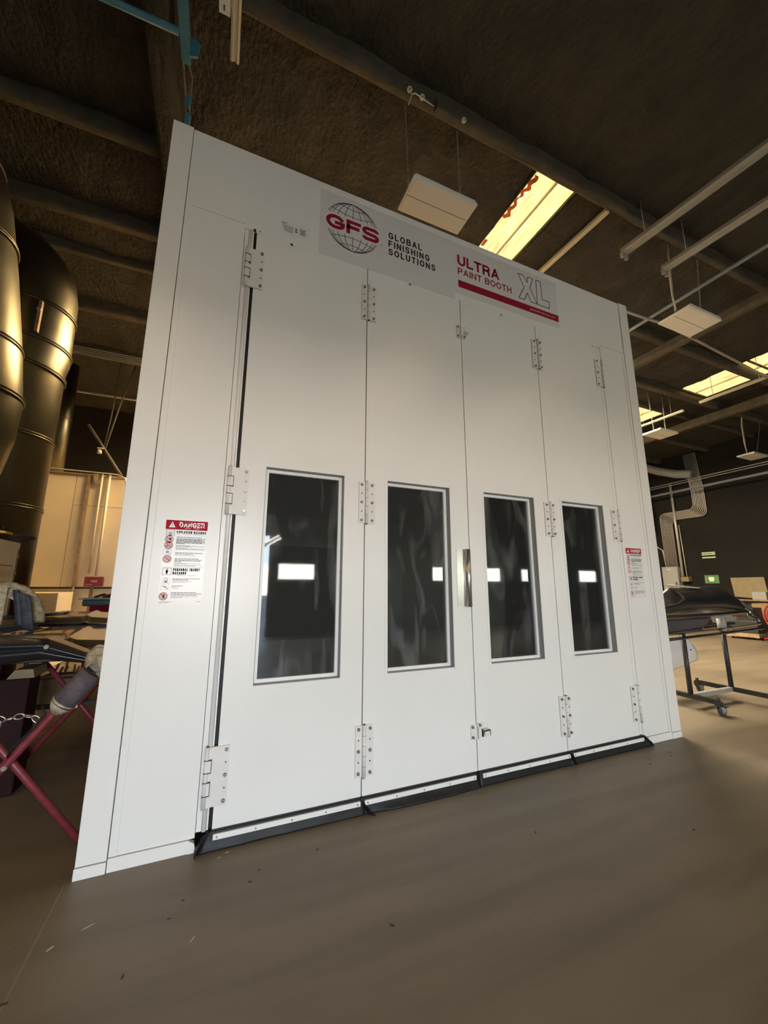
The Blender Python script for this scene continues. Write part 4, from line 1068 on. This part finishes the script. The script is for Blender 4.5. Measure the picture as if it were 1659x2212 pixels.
# conduits down the cream wall
mb = MB(); mb.box((-2.12, 6.955, 1.40), (-2.06, 6.995, 3.69), 'wood'); mb.tube([(-2.08, 6.97, 1.40), (-2.12, 6.95, 1.1), (-2.06, 6.93, 0.9)], 0.02, 'wood', 6)
mb.build('dark_downpipe', label='dark brown pipe down the cream wall', cat='pipe')
MB().tube([(-1.865, 6.96, 3.75), (-1.87, 6.96, 1.66)], 0.018, 'cream', 8).build('wall_conduit', label='left of two cream conduits down the wall above the red sign', cat='conduit')
MB().tube([(-1.735, 6.955, 3.75), (-1.735, 6.955, 1.62)], 0.024, 'cream', 8).build('wall_conduit', label='right of two cream conduits down the wall above the red sign', cat='conduit')
MB().prism([(-2.03, 3.74), (-1.95, 3.74), (-1.95, 3.62), (-1.90, 3.55), (-1.93, 3.5), (-1.99, 3.56)], 6.93, 6.99, 'tanboard').build('pipe_bracket', label='small tan bracket at the top of the cream wall', cat='bracket')
t = thing('red_box_sign', (-1.735, 6.9, 1.42), 'red sign box on a short post in front of the cream wall', 'sign')
MB().box((-1.895, 6.86, 1.41), (-1.580, 6.90, 1.60), 'signred').build('sign_face', t, bevel=0.004)
mb = MB(); add_text(mb, 'FIRE', -1.78, -1.68, 1.49, 1.53, 6.858, 'white', 0.0); mb.line([(-1.87, 1.455), (-1.76, 1.44)], 0.006, 6.857, 6.859, 'white'); mb.build('lettering', t)
MB().box((-1.80, 6.90, 0.0), (-1.74, 6.93, 1.41), 'card').build('post', t)
# low cream box right of the ledge
MB().box((-2.9, 6.1, 0), (-2.05, 6.9, 1.30), 'cream').build('low_cabinet', label='low cream cabinet against the cream wall', cat='cabinet', bevel=0.01)
# cream cabinet at the far left
t = thing('cream_cabinet', (-2.0, 1.9, 0), 'tall cream cabinet under the nearest round duct', 'cabinet')
MB().box((-2.7, 1.20, 0.0), (-1.36, 2.50, 1.865), 'cream').build('body', t, bevel=0.01)
mb = MB(); mb.box((-1.36, 1.9, 1.62), (-1.355, 2.40, 1.63), 'wood'); mb.box((-1.36, 2.43, 0.2), (-1.352, 2.47, 1.8), 'tanboard')
for zz in (1.72, 1.55): mb.cyl((-1.352, 2.46, zz), (1, 0, 0), 0.018, 0.01, 'wood', 10)
mb.build('edge_channel', t)
MB().prism([(-1.358, 1.55), (-1.30, 1.52), (-1.30, 1.58), (-1.358, 1.60)], 1.98, 2.02, 'blackmatte').build('door_knob', t)
# clutter on top of that cabinet
mb = MB()
for q in range(14):
    x = -1.46+random.uniform(-.05, .08); y = 2.05+random.uniform(-.12, .2); z = 2.0+random.uniform(-.07, .06)
    mb.tube([(x-.06, y, z), (x+random.uniform(-.02, .02), y+.03, z+.03), (x+.06, y+.02, z-.02)], 0.018, 'blackmatte', 6)
mb.build('tangled_belts', label='tangle of dark straps on top of the tall cream cabinet', cat='straps')
MB().prism([(-1.60, 1.935), (-1.32, 1.915), (-1.32, 1.935), (-1.42, 1.95), (-1.45, 1.985), (-1.52, 2.0), (-1.60, 2.0)], 2.05, 2.2, 'yellow').build('yellow_tool', label='yellow tool under the dark straps on the cream cabinet', cat='tool', bevel=0.006)
mb = MB(); mb.grid(lambda u, v: (-1.29+0.12*math.sin(u*PI)*math.cos(v*2*PI)*0.9, 2.32+0.13*(u-0.5)*2, 1.902+0.036*math.sin(u*PI)*math.sin(v*2*PI)), 10, 12, 'blackmatte')
mb.build('black_cap', label='black rounded cover on the cabinet edge beside the second duct', cat='cover')
# red folding stands carrying the car parts
def xstand(y, lab, dim=1.0):
    t = thing('folding_stand', (-0.5, y, 0), lab, 'stand', 'red folding stands at the booth left side')
    MB().tube([(-0.072, y, 0.020), (-0.43, y, 0.475), (-0.84, y, 0.99)], 0.019, 'redtube', 12).build('leg', t)
    MB().tube([(-0.80, y-0.055, 0.022), (-0.43, y-0.055, 0.49), (-0.24, y-0.055, 0.745), (-0.10, y-0.055, 0.93)], 0.022, 'redtube', 12).build('leg', t)
    MB().cyl((-0.43, y-0.075, 0.475), (0, 1, 0), 0.013, 0.03, 'chain', 10).build('pivot_bolt', t)
    return t
t = xstand(0.33, 'red tubular folding stand beside the booth, nearest one with padded arm')
mb = MB(); mb.tube([(-0.225, 0.275, 0.765), (-0.10, 0.275, 0.93)], 0.062, 'foampad', 14); mb.build('foam_pad', t, label='grey purple foam pad taped on the arm')
mb = MB(); mb.tube([(-0.255, 0.275, 0.725), (-0.235, 0.275, 0.752), (-0.215, 0.275, 0.78)], 0.045, 'film', 14, True, [0.03, 0.055, 0.066]); mb.build('tape', t, label='crumpled clear tape')
t2 = xstand(1.50, 'red tubular folding stand, rear one under the bronze panel')
for yy, lab in ((0.29, 'a'),):
    mb = MB(); mb.tube([(-0.84, 0.33, 0.99), (-0.84, 1.10, 0.99)], 0.018, 'redtube', 10); mb.build('cross_bar', t)
# plastic film wrapped over the end of the bar
mb = MB()
mb.grid(lambda u, v: (-0.090+(0.050+0.022*math.sin(u*PI))*math.cos(v*2*PI)*(1+0.35*noise.noise(Vector((u*6, v*5, 1)))), 0.245+0.10*u-0.02*math.cos(v*2*PI), 0.935+0.10*u+(0.040+0.022*math.sin(u*PI))*math.sin(v*2*PI)*(1+0.4*noise.noise(Vector((u*6, v*5, 9))))), 14, 20, 'film')
mb.build('plastic_wrap', label='crumpled clear plastic wrapped over the padded arm by the booth corner', cat='plastic wrap')
# hanging chain
mb = MB()
cp = [(-0.62, 0.24, 0.74), (-0.56, 0.24, 0.725), (-0.50, 0.24, 0.735), (-0.46, 0.24, 0.718), (-0.42, 0.24, 0.728), (-0.38, 0.24, 0.732), (-0.34, 0.24, 0.722), (-0.31, 0.25, 0.69)]
def chain_links(mb, pts, Rr, rr):
    for q in range(len(pts)-1):
        a, b = Vector(pts[q]), Vector(pts[q+1]); c = (a+b)/2
        d = (b-a).normalized()
        mb.torus(c, d.cross(Vector((0, 1, 0))) if q % 2 else (0, 1, 0.1), Rr, rr, 'chain', 14, 6, 1.0*(a-b).length/2/Rr*1.15, tuple(d))
chain_links(mb, cp, 0.014, 0.004)
chain_links(mb, [(-0.485, 0.235, 0.72), (-0.487, 0.235, 0.68), (-0.486, 0.235, 0.635), (-0.49, 0.235, 0.59)], 0.014, 0.004)
mb.build('steel_chain', label='bright steel chain hanging across the red folding stand', cat='chain')
MB().tube([(-0.30, 0.22, 0.78), (-0.285, 0.22, 0.73), (-0.33, 0.22, 0.66), (-0.40, 0.22, 0.58), (-0.415, 0.22, 0.535)], 0.007, 'rubber', 8).build('bungee_cord', label='black cord hung along the red stand arm', cat='cord')
# black bumper on the near stand
def bump(u, v):
    x = -1.55+1.50*u
    top = 1.09+0.045*math.sin(PI*min(1, u*1.05))-0.11*max(0, u-0.78)/0.22
    h = 0.135*(1-max(0, (u-0.55)/0.45)**1.6)+0.012
    a = v*PI
    prof = [(0.30, 0.0), (0.10, 0.02), (0.0, -0.25), (0.03, -0.45), (0.0, -0.62), (0.05, -1.0)]
    k = v*5; i = min(4, int(k)); t = k-i
    dy = prof[i][0]*(1-t)+prof[i+1][0]*t; dz = prof[i][1]*(1-t)+prof[i+1][1]*t
    return (x, 0.30+dy*(0.4+0.6*math.sin(PI*min(0.999, 0.15+u*0.85)))+0.08*max(0, u-0.6), top+h*dz)
t = thing('bumper_cover', (-0.8, 0.4, 0.95), 'dark glossy bumper cover lying on the red folding stand', 'bumper')
MB().grid(bump, 50, 20, 'blackgloss').build('shell', t, solid=0.006)
MB().cyl((-0.345, 0.292, 1.085), (0, 1, 0.2), 0.012, 0.012, 'grey', 14).build('parking_sensor', t, label='round pale sensor')
MB().grid(lambda u, v: (-1.45+1.25*u, 0.36+0.20*v, 1.0-0.03*v), 12, 3, 'blackmatte').build('inner_brace', t, solid=0.02)
# glossy bronze panels behind
def panel(x0, x1, y0, y1, z, name, lab, cat, crown, m='tanpaint'):
    def fn(u, v):
        x = x0+(x1-x0)*u; y = y0+(y1-y0)*v
        c = crown*(1-(2*u-1)**2)*(1-(2*v-1)**4*0.5)
        rid = 0.016*math.exp(-((u-0.28-0.12*v)/0.02)**2)+0.016*math.exp(-((u-0.74+0.10*v)/0.02)**2)
        edge = -0.05*max(0, abs(2*u-1)-0.86)/0.14-0.05*max(0, abs(2*v-1)-0.88)/0.12
        return (x, y, z+c+rid+edge)
    return MB().grid(fn, 60, 50, m).build(name, label=lab, cat=cat, solid=0.004)
panel(-1.30, -0.07, 0.80, 1.90, 1.03, 'car_hood', 'glossy bronze car hood lying flat behind the dark bumper cover', 'car hood', 0.04)
panel(-1.34, -0.35, 2.05, 2.95, 1.10, 'car_hood', 'glossy bronze hood lying further back beside the ducts', 'car hood', 0.05)
t = thing('parts_cart', (-0.8, 2.4, 0), 'low dark cart carrying the rear bronze hood', 'cart')
MB().box((-1.30, 2.15, 0.98), (-0.35, 2.85, 1.05), 'blackmatte').build('tray', t)
for x, y in ((-1.25, 2.2), (-0.4, 2.2), (-1.25, 2.8), (-0.4, 2.8)): MB().tube([(x, y, 0), (x, y, 1.0)], 0.02, 'blackmatte', 8).build('leg', t)
MB().box((-1.30, 2.1, 1.05), (-0.98, 2.14, 1.085), 'blackmatte').build('vent_strip', label='dark vent strip between the two bronze hoods', cat='vent')
MB().prism([(-1.28, 1.125), (-0.75, 1.165), (-0.72, 1.19), (-1.28, 1.16)], 1.86, 2.02, 'blackmatte').build('cowl_trim', label='long black cowl trim lying across the bronze hood', cat='trim')
# fender with masked inner edge
t = thing('car_fender', (-0.95, 1.5, 1.1), 'pale primed fender with dark blue masked edge on the bronze hood', 'fender')
def fen(u, v):
    a = PI*(0.62-0.62*u)
    rr = 0.20+0.10*v
    return (-1.07+rr*math.cos(a)*1.0, 1.45+0.10*v+0.02*u, 1.13+rr*math.sin(a)*1.12)
MB().grid(fen, 24, 6, 'film').build('fender_skin', t, solid=0.006)
MB().grid(lambda u, v: (-0.965+0.10*u+0.022*math.sin(u*8)+0.06*v, 1.43, 1.40-0.29*v-0.05*u*u), 8, 12, 'bluegrey').build('masking', t, solid=0.008, label='dark blue masked inner edge')
MB().grid(lambda u, v: (-1.10+0.10*u, 1.44, 1.42-0.3*v+0.02*math.sin(v*9)), 6, 10, 'film').build('inner_flange', t, solid=0.006)
# shelf with a bin further back
t = thing('tool_cart', (-1.0, 5.0, 0), 'teal topped cart near the cream wall beside the booth', 'cart')
MB().box((-1.33, 4.7, 1.12), (-0.3, 5.3, 1.22), 'tealbin').build('bin', t, bevel=0.02)
MB().box((-1.37, 4.66, 1.22), (-0.3, 5.34, 1.24), 'pipeblue').build('rim', t)
MB().box((-1.25, 4.8, 0.0), (-0.35, 5.2, 1.12), 'darkred').build('chest', t)
mb = MB()
for q in range(8): mb.tube([(-1.2+q*0.1, 4.8+0.05*(q % 3), 1.25), (-1.12+q*0.1, 4.95, 1.29), (-1.05+q*0.1, 5.0, 1.25)], 0.02, 'blackmatte', 6)
mb.build('dark_rags', label='dark rags heaped on the teal topped cart', cat='rags')
# stuff under the stands
t = thing('cardboard_box', (-0.80, 2.3, 0), 'open cardboard box on the low shelf under the bronze hood', 'box')
mb = MB(); mb.box((-0.96, 2.16, 0.34), (-0.95, 2.5, 0.56), 'card'); mb.box((-0.60, 2.16, 0.34), (-0.59, 2.5, 0.56), 'card'); mb.box((-0.95, 2.16, 0.34), (-0.60, 2.17, 0.56), 'card'); mb.box((-0.95, 2.49, 0.34), (-0.60, 2.5, 0.56), 'card'); mb.box((-0.95, 2.17, 0.34), (-0.60, 2.49, 0.35), 'card')
mb.build('body', t)
MB().grid(lambda u, v: (-0.95+0.35*u, 2.16-0.10*v, 0.56+0.05*v), 2, 2, 'card').build('flap', t, solid=0.004)
MB().box((-1.30, 2.15, 0.30), (-0.35, 2.85, 0.335), 'blackmatte').build('cart_shelf', bpy.data.objects['parts_cart'])
for q in range(7):
    x = -0.92+0.045*q
    MB().tube([(x, 2.20+0.02*q, 0.38), (x+random.uniform(-.04, .10), 2.32, 0.66+random.uniform(-.03, .04))], 0.010, 'wood', 6).build('wood_stick', label='thin wooden stick standing in the open cardboard box', cat='stick', group='sticks in the cardboard box')
t = thing('dark_crate', (-0.80, 1.0, 0), 'dark red crate with a pale lid under the bumper cover', 'crate')
MB().box((-0.92, 1.12, 0.0), (-0.66, 1.32, 0.77), 'cratered').build('body', t, bevel=0.01)
MB().prism([(-0.79, 0.775), (-0.63, 0.775), (-0.645, 0.835), (-0.75, 0.835)], 1.10, 1.34, 'tanboard').build('lid', t)

# ================================================================ RIGHT SIDE
# rolling parts rack
t = thing('parts_rack', (6.37, 0.5, 0), 'black rolling rack right of the booth carrying a dark bumper cover', 'rack')
xa, xb, zr = 5.94, 6.80, 0.135
MB().box((xa-0.025, 0.21, zr-0.025), (xa+0.025, 2.3, zr+0.025), 'blackmatte').build('base_rail', t)
MB().box((xb-0.025, -1.1, zr-0.025), (xb+0.025, 0.92, zr+0.025), 'blackmatte').build('base_rail', t)
MB().box((xa+0.025, 0.48, zr-0.025), (xb-0.025, 0.53, zr+0.025), 'grey').build('cross_rail', t, label='grey cross rail')
MB().tube([(xa, 0.505, zr), (xa, 0.505, 0.86)], 0.027, 'blackmatte', 10).build('post', t)
MB().tube([(xb, 0.505, zr), (xb, 0.505, 0.90)], 0.027, 'blackmatte', 10).build('post', t)
MB().tube([(5.2, 0.47, 0.80), (5.9, 0.47, 0.815), (7.7, 0.47, 0.86)], 0.018, 'blackgloss', 8).build('top_bar', t, label='shiny black top bar')
MB().tube([(5.2, 0.80, 0.80), (7.7, 0.80, 0.90)], 0.02, 'blackmatte', 8).build('top_bar', t)
MB().tube([(xb, 0.505, 0.86), (xb, 0.505, 1.02)], 0.05, 'grey', 10).build('sleeve', t)
MB().box((xa-0.04, 1.9, zr-0.03), (xa+0.04, 2.3, zr+0.03), 'blackmatte').build('end_block', t)
def castor(x, y, dirx, root):
    mb = MB()
    mb.box((x-0.03, y-0.03, 0.10), (x+0.03, y+0.03, 0.15), 'blackmatte')
    mb.cyl((x, y, 0.165), (0, 0, 1), 0.018, 0.05, 'blackmatte', 8)
    mb.prism([(x-0.035, 0.10), (x+0.02, 0.105), (x+0.075, 0.075), (x+0.06, 0.045), (x+0.03, 0.04)], y-0.03, y-0.025, 'grey')
    mb.prism([(x-0.035, 0.10), (x+0.02, 0.105), (x+0.075, 0.075), (x+0.06, 0.045), (x+0.03, 0.04)], y+0.025, y+0.03, 'grey')
    mb.box((x+0.03, y-0.03, 0.085), (x+0.13, y+0.03, 0.092), 'blackmatte')
    c = mb.build('castor', root)
    m2 = MB(); m2.cyl((x+0.045, y, 0.060), (0, 1, 0), 0.060, 0.034, 'tyre', 24); m2.cyl((x+0.045, y, 0.060), (0, 1, 0), 0.034, 0.040, 'grey', 16); m2.cyl((x+0.045, y, 0.060), (0, 1, 0), 0.012, 0.046, 'blackmatte', 10)
    m2.build('wheel', c)
castor(5.90, 0.20, 1, t); castor(6.80, 0.90, 1, t); castor(5.94, 2.25, 1, t); castor(6.80, -1.05, 1, t)
# big bumper cover
t = thing('bumper_cover', (6.6, 0.55, 0.95), 'large black bumper cover on the rolling rack right of the booth', 'bumper')
def lerpt(tab, x):
    for (a0, b0), (a1, b1) in zip(tab, tab[1:]):
        if x <= a1: return b0+(b1-b0)*(x-a0)/(a1-a0)
    return tab[-1][1]
TOP = [(4.9, 1.26), (5.6, 1.29), (5.85, 1.33), (6.05, 1.425), (6.3, 1.415), (6.65, 1.425), (7.0, 1.455), (7.25, 1.445), (7.45, 1.38), (7.6, 1.27), (7.70, 1.13), (7.76, 1.00)]
def big(u, v):
    x = 4.9+2.86*u
    top = lerpt(TOP, x); bot = 1.065+0.012*(x-5)-0.06*max(0, (x-7.5)/0.26)
    bot = min(bot, top-0.02)
    z = top+(bot-top)*v
    y = 0.56-0.16*math.sin(PI*u)*math.sin(PI*min(1, 0.25+v*0.75))+0.22*(1-v)**2+0.10*max(0, (x-7.4)/0.36)**2
    return (x, y, z)
MB().grid(big, 80, 20, 'blackgloss').build('shell', t, solid=0.006)
def lip(u, v):
    x = 4.9+2.88*u
    z0_ = 1.068+0.012*(x-5)-0.06*max(0, (x-7.5)/0.26)
    y = 0.56-0.115*math.sin(PI*u)+0.10*max(0, (x-7.4)/0.36)**2
    return (x, y-0.028*math.sin(v*PI), z0_+0.016-0.045*v)
MB().grid(lip, 60, 8, 'blackgloss').build('crease_lip', t, solid=0.004)
def spl(u, v):
    x = 5.0+1.50*u-0.16*v*u
    return (x, 0.46+0.04*v-0.02*math.sin(PI*u), 1.045-0.16*v+0.01*math.sin(u*PI)-0.02*(1-u))
MB().grid(spl, 30, 8, 'bluesheen').build('side_skirt', t, solid=0.006)
def low(u, v):
    x = 4.9+2.90*u
    return (x, 0.50+0.04*v-0.05*math.sin(PI*u), 0.865+0.022*(x-5.0)-0.030*v)
MB().grid(low, 50, 4, 'blackgloss').build('lower_lip', t, solid=0.006)
MB().tube([(7.66, 0.58, 1.06), (7.74, 0.55, 1.01), (7.79, 0.54, 0.96), (7.77, 0.53, 0.925)], 0.03, 'blackgloss', 8).build('corner_fin', t)
MB().prism([(7.05, 1.03), (7.45, 1.04), (7.60, 0.99), (7.58, 0.945), (7.1, 0.935)], 0.72, 0.76, 'grey').build('foam_absorber', t, label='grey block seen through the opening')
mb = MB(); mb.prism([(5.98, 1.455), (6.08, 1.462), (6.62, 1.428), (6.60, 1.415), (6.05, 1.44)], 0.60, 0.66, 'strip'); mb.build('paper_edge', t, label='bright folded edge along the top')
# white panel hanging behind the rack
mb = MB()
def wp(u, v):
    x = 6.00+(0.86+0.22*v)*u
    z = 0.72-0.40*v-0.04*math.sin(u*PI*1.2)*v+0.05*u*v
    return (x-0.02*v, 1.0-0.10*math.sin(v*PI)*(1-u*0.5), z)
t = thing('white_fender', (6.5, 1.0, 0.3), 'white fender panel hanging behind the legs of the rolling rack', 'fender')
MB().grid(wp, 20, 14, 'whitegloss').build('panel', t, solid=0.006)
MB().cyl((6.80, 0.925, 0.56), (0, 1, 0), 0.008, 0.01, 'booth_dark', 8).build('bolt_hole', t)
MB().tube([(6.3, 1.0, 0.72), (6.3, 0.82, 0.90)], 0.006, 'chain', 6).build('hanging_wire', t)

# east wall services
XWALL = XE
def ew(name, path, r, m, lab, cat, group=None, n=8):
    return MB().tube(path, r, m, n).build(name, label=lab, cat=cat, group=group)
for i in range(9):
    y0 = 7.22-i*0.052; zh = 4.33-i*0.038; y1 = 5.96-i*0.050
    xx = XWALL-0.06
    pts = [(xx, y0, 2.18), (xx, y0, zh-0.20)]
    for a in range(1, 5):
        th = PI/2*a/4; pts.append((xx, y0-0.20*(1-math.cos(th)), zh-0.20+0.20*math.sin(th)))
    for a in range(0, 5):
        th = PI/2*a/4; pts.append((xx, y1+0.20-0.20*math.sin(th), zh+0.20-0.20*math.cos(th)))
    pts += [(xx, y1, 5.05), (xx, y1+0.05, 5.6), (xx, y1+0.1, 6.5)]
    ew('wall_conduit', pts, 0.015, 'pipe', 'one of nine bent steel conduits rising from the grey electrical panel', 'conduit', 'bundle of bent conduits on the dark wall')
ew('riser_pipe', [(XWALL-0.10, 6.64, 1.82), (XWALL-0.10, 6.64, 5.45)], 0.045, 'pipe', 'thick vertical pipe right of the conduit bundle', 'pipe')
ew('riser_pipe', [(XWALL-0.06, 6.52, 1.77), (XWALL-0.06, 6.56, 3.80)], 0.018, 'pipe', 'thin vertical pipe beside the thick riser pipe', 'pipe')
ew('wall_rail_pipe', [(XWALL-0.5, 10.3, 5.00), (XWALL-0.5, -8.5, 5.12)], 0.045, 'pipeblue', 'blue grey pipe running along the dark wall at right', 'pipe')
ew('wall_line', [(XWALL-0.3, 10.3, 5.42), (XWALL-0.3, -8.5, 5.50)], 0.018, 'pipe', 'upper of two thin lines along the dark wall at right', 'pipe')
ew('wall_line', [(XWALL-0.3, 10.3, 5.34), (XWALL-0.3, -8.5, 5.42)], 0.018, 'pipe', 'lower of two thin lines along the dark wall at right', 'pipe')
t = thing('electrical_panel', (XWALL-0.12, 6.95, 1.0), 'grey electrical panel on the dark wall under the conduits', 'electrical panel')
MB().box((XWALL-0.25, 6.72, 1.05), (XWALL-0.002, 7.30, 2.19), 'grey').build('cabinet', t, bevel=0.01)
MB().box((XWALL-0.26, 6.76, 1.10), (XWALL-0.25, 7.26, 2.05), 'grey').box((XWALL-0.265, 6.95, 2.08), (XWALL-0.26, 7.10, 2.10), 'white').build('door', t)
MB().box((XWALL-0.28, 6.79, 1.5), (XWALL-0.26, 6.83, 1.6), 'blackmatte').build('handle', t)
MB().box((XWALL-0.22, 6.40, 1.62), (XWALL, 6.66, 1.80), 'card').build('junction_box', label='tan box at the foot of the riser pipes', cat='junction box', bevel=0.01)
MB().box((XWALL-0.5, 7.35, 1.2), (XWALL, 7.75, 1.8), 'blackmatte').build('meter_box', label='dark box left of the electrical panel behind the booth edge', cat='box')
# air handler with ducts, high up
t = thing('air_handler', (16.4, 7.4, 3.7), 'beige air handling box high on the dark wall beside the booth edge', 'air handler')
MB().box((16.2, 7.30, 3.72), (XWALL-0.7, 7.75, 4.82), 'tanboard').build('box', t, bevel=0.02)
MB().box((16.35, 7.4, 3.80), (XWALL-0.003, 7.6, 3.86), 'blackmatte').build('wall_bracket', t)
MB().tube([(16.27, 7.5, 4.82), (16.27, 7.5, 6.0)], 0.07, 'grey', 14).build('riser', t)
t = MB().tube([(16.2, 9.6, 6.2), (16.2, 8.0, 6.35), (16.25, 7.3, 6.3), (16.4, 6.7, 5.95), (16.6, 6.2, 5.72), (16.7, 5.7, 5.6)], 0.16, 'grey', 14)
t.build('roof_duct', label='dull grey duct curving under the roof beside the booth right edge', cat='duct')
ew('white_cable', [(XWALL-0.05, 7.9, 3.0), (XWALL-0.08, 7.5, 3.05), (XWALL-0.1, 7.25, 2.85), (XWALL-0.1, 7.2, 2.2)], 0.02, 'pipe', 'pale cable looping from the booth edge to the electrical panel', 'cable')
# signs on the east wall
def ew_text(mb, body, ya, yb, za, zb, x, m, bold=0.0):
    add_text_map(mb, body, m, lambda u, v: (x, ya+(yb-ya)*u, za+(zb-za)*v), bold)
t = thing('emergency_sign', (XWALL, 5.74, 2.57), 'pale two line sign reading EMERGENCY on the dark wall', 'sign')
MB().box((XWALL-0.012, 5.53, 2.57), (XWALL, 5.95, 2.68), 'glow').build('plate', t)
MB().box((XWALL-0.012, 5.53, 2.46), (XWALL, 5.95, 2.51), 'glow').build('plate', t)
mb = MB(); add_caps(mb, 'EMERGENCY', -5.93, -5.55, 2.60, 2.65, 0, 'darkwall', 0.009, 0.14, lambda a, b: (XWALL-0.0135, -a, b)); mb.build('lettering', t)
t = thing('green_sign', (XWALL, 5.75, 1.7), 'small green sign with a white shape on the dark wall', 'sign')
MB().box((XWALL-0.015, 5.53, 1.55), (XWALL, 5.97, 1.845), 'green').build('plate', t)
mb = MB(); mb.prism([(5.83, 1.78), (5.70, 1.78), (5.66, 1.74), (5.69, 1.62), (5.82, 1.62), (5.85, 1.73)], XWALL-0.020, XWALL-0.015, 'white', 'x'); mb.build('white_shape', t)
mb = MB(); mb.box((XWALL-0.020, 5.90, 1.58), (XWALL-0.015, 5.95, 1.78), 'tanboard'); mb.box((XWALL-0.020, 5.56, 1.58), (XWALL-0.015, 5.60, 1.78), 'tanboard'); mb.build('side_marks', t)
t = thing('tan_banner', (XWALL, 4.65, 1.45), 'tan board with faint lettering leaning on the dark wall', 'board')
MB().prism([(5.17, 1.74), (4.26, 1.75), (4.20, 1.02), (5.12, 1.10)], XWALL-0.06, XWALL-0.02, 'tanboard', 'x').build('board', t)
mb = MB(); mb.box((XWALL-0.063, 4.5, 1.48), (XWALL-0.06, 4.85, 1.50), 'wood'); mb.box((XWALL-0.063, 4.45, 1.40), (XWALL-0.06, 4.9, 1.415), 'wood'); mb.cyl((XWALL-0.061, 4.68, 1.56), (1, 0, 0), 0.03, 0.004, 'wood', 12); mb.build('lettering', t)
# clutter at the foot of the east wall
t = thing('hose_reel', (14.2, 3.15, 0), 'red framed hose reel cart beside the machine parts dolly', 'cart')
mb = MB()
for rr in (0.42, 0.36): mb.torus((14.2, 2.80, 0.66), (1, 0, 0), rr, 0.022, 'signred', 28, 6)
mb.tube([(14.2, 2.80, 0.66), (14.2, 3.2, 0.2)], 0.03, 'signred', 6); mb.tube([(14.2, 2.80, 0.24), (14.2, 3.3, 0.05)], 0.03, 'signred', 6); mb.build('frame', t)
mb = MB(); mb.torus((14.25, 2.80, 0.66), (1, 0, 0), 0.24, 0.07, 'cratered', 24, 8); mb.build('hose', t)
t = thing('engine_block', (14.6, 3.75, 0), 'pile of grey machine parts on a low dolly by the dark wall', 'machine')
mb = MB(); mb.box((14.3, 3.45, 0.16), (15.0, 4.05, 0.5), 'blackmatte'); mb.box((14.4, 3.55, 0.5), (14.9, 3.95, 0.85), 'blackmatte'); mb.tube([(14.35, 3.5, 0.8), (14.3, 3.8, 1.05), (14.4, 4.05, 0.75)], 0.05, 'blackmatte', 8); mb.build('block', t, bevel=0.02)
MB().box((14.2, 3.4, 0.06), (15.1, 4.15, 0.16), 'wood').build('dolly_deck', t)
mb = MB()
for x, y in ((14.3, 3.5), (14.3, 4.05), (15.0, 3.5), (15.0, 4.05)): mb.cyl((x, y, 0.03), (0, 1, 0), 0.03, 0.03, 'tyre', 10)
mb.build('wheels', t)
MB().box((15.2, 3.2, 0.0), (15.9, 3.9, 0.95), 'card').build('brown_carton', label='brown carton behind the machine parts by the dark wall', cat='carton')
t = thing('metal_shelf', (16.3, 4.3, 0), 'low metal shelf with scrap under the tan board', 'shelf')
for zz in (0.2, 0.6, 1.0): MB().box((16.0, 3.4, zz), (16.6, 5.0, zz+0.03), 'wood').build('shelf_board', t)
for x, y in ((16.0, 3.4), (16.6, 3.4), (16.0, 5.0), (16.6, 5.0)): MB().box((x-0.02, y-0.02, 0), (x+0.02, y+0.02, 1.1), 'blackmatte').build('upright', t)
for x, y, z, m, nm in ((16.3, 3.7, 0.63, 'card', 'small brown carton at the near end of the metal shelf'), (16.3, 4.3, 0.63, 'blackmatte', 'black case in the middle of the metal shelf'), (16.3, 4.7, 0.23, 'signred', 'red can on the lowest board of the metal shelf'), (16.3, 4.1, 1.03, 'grey', 'grey case on top of the metal shelf')):
    MB().box((x-0.15, y-0.18, z), (x+0.15, y+0.18, z+0.25), m).build('storage_case', label=nm, cat='case', bevel=0.015)
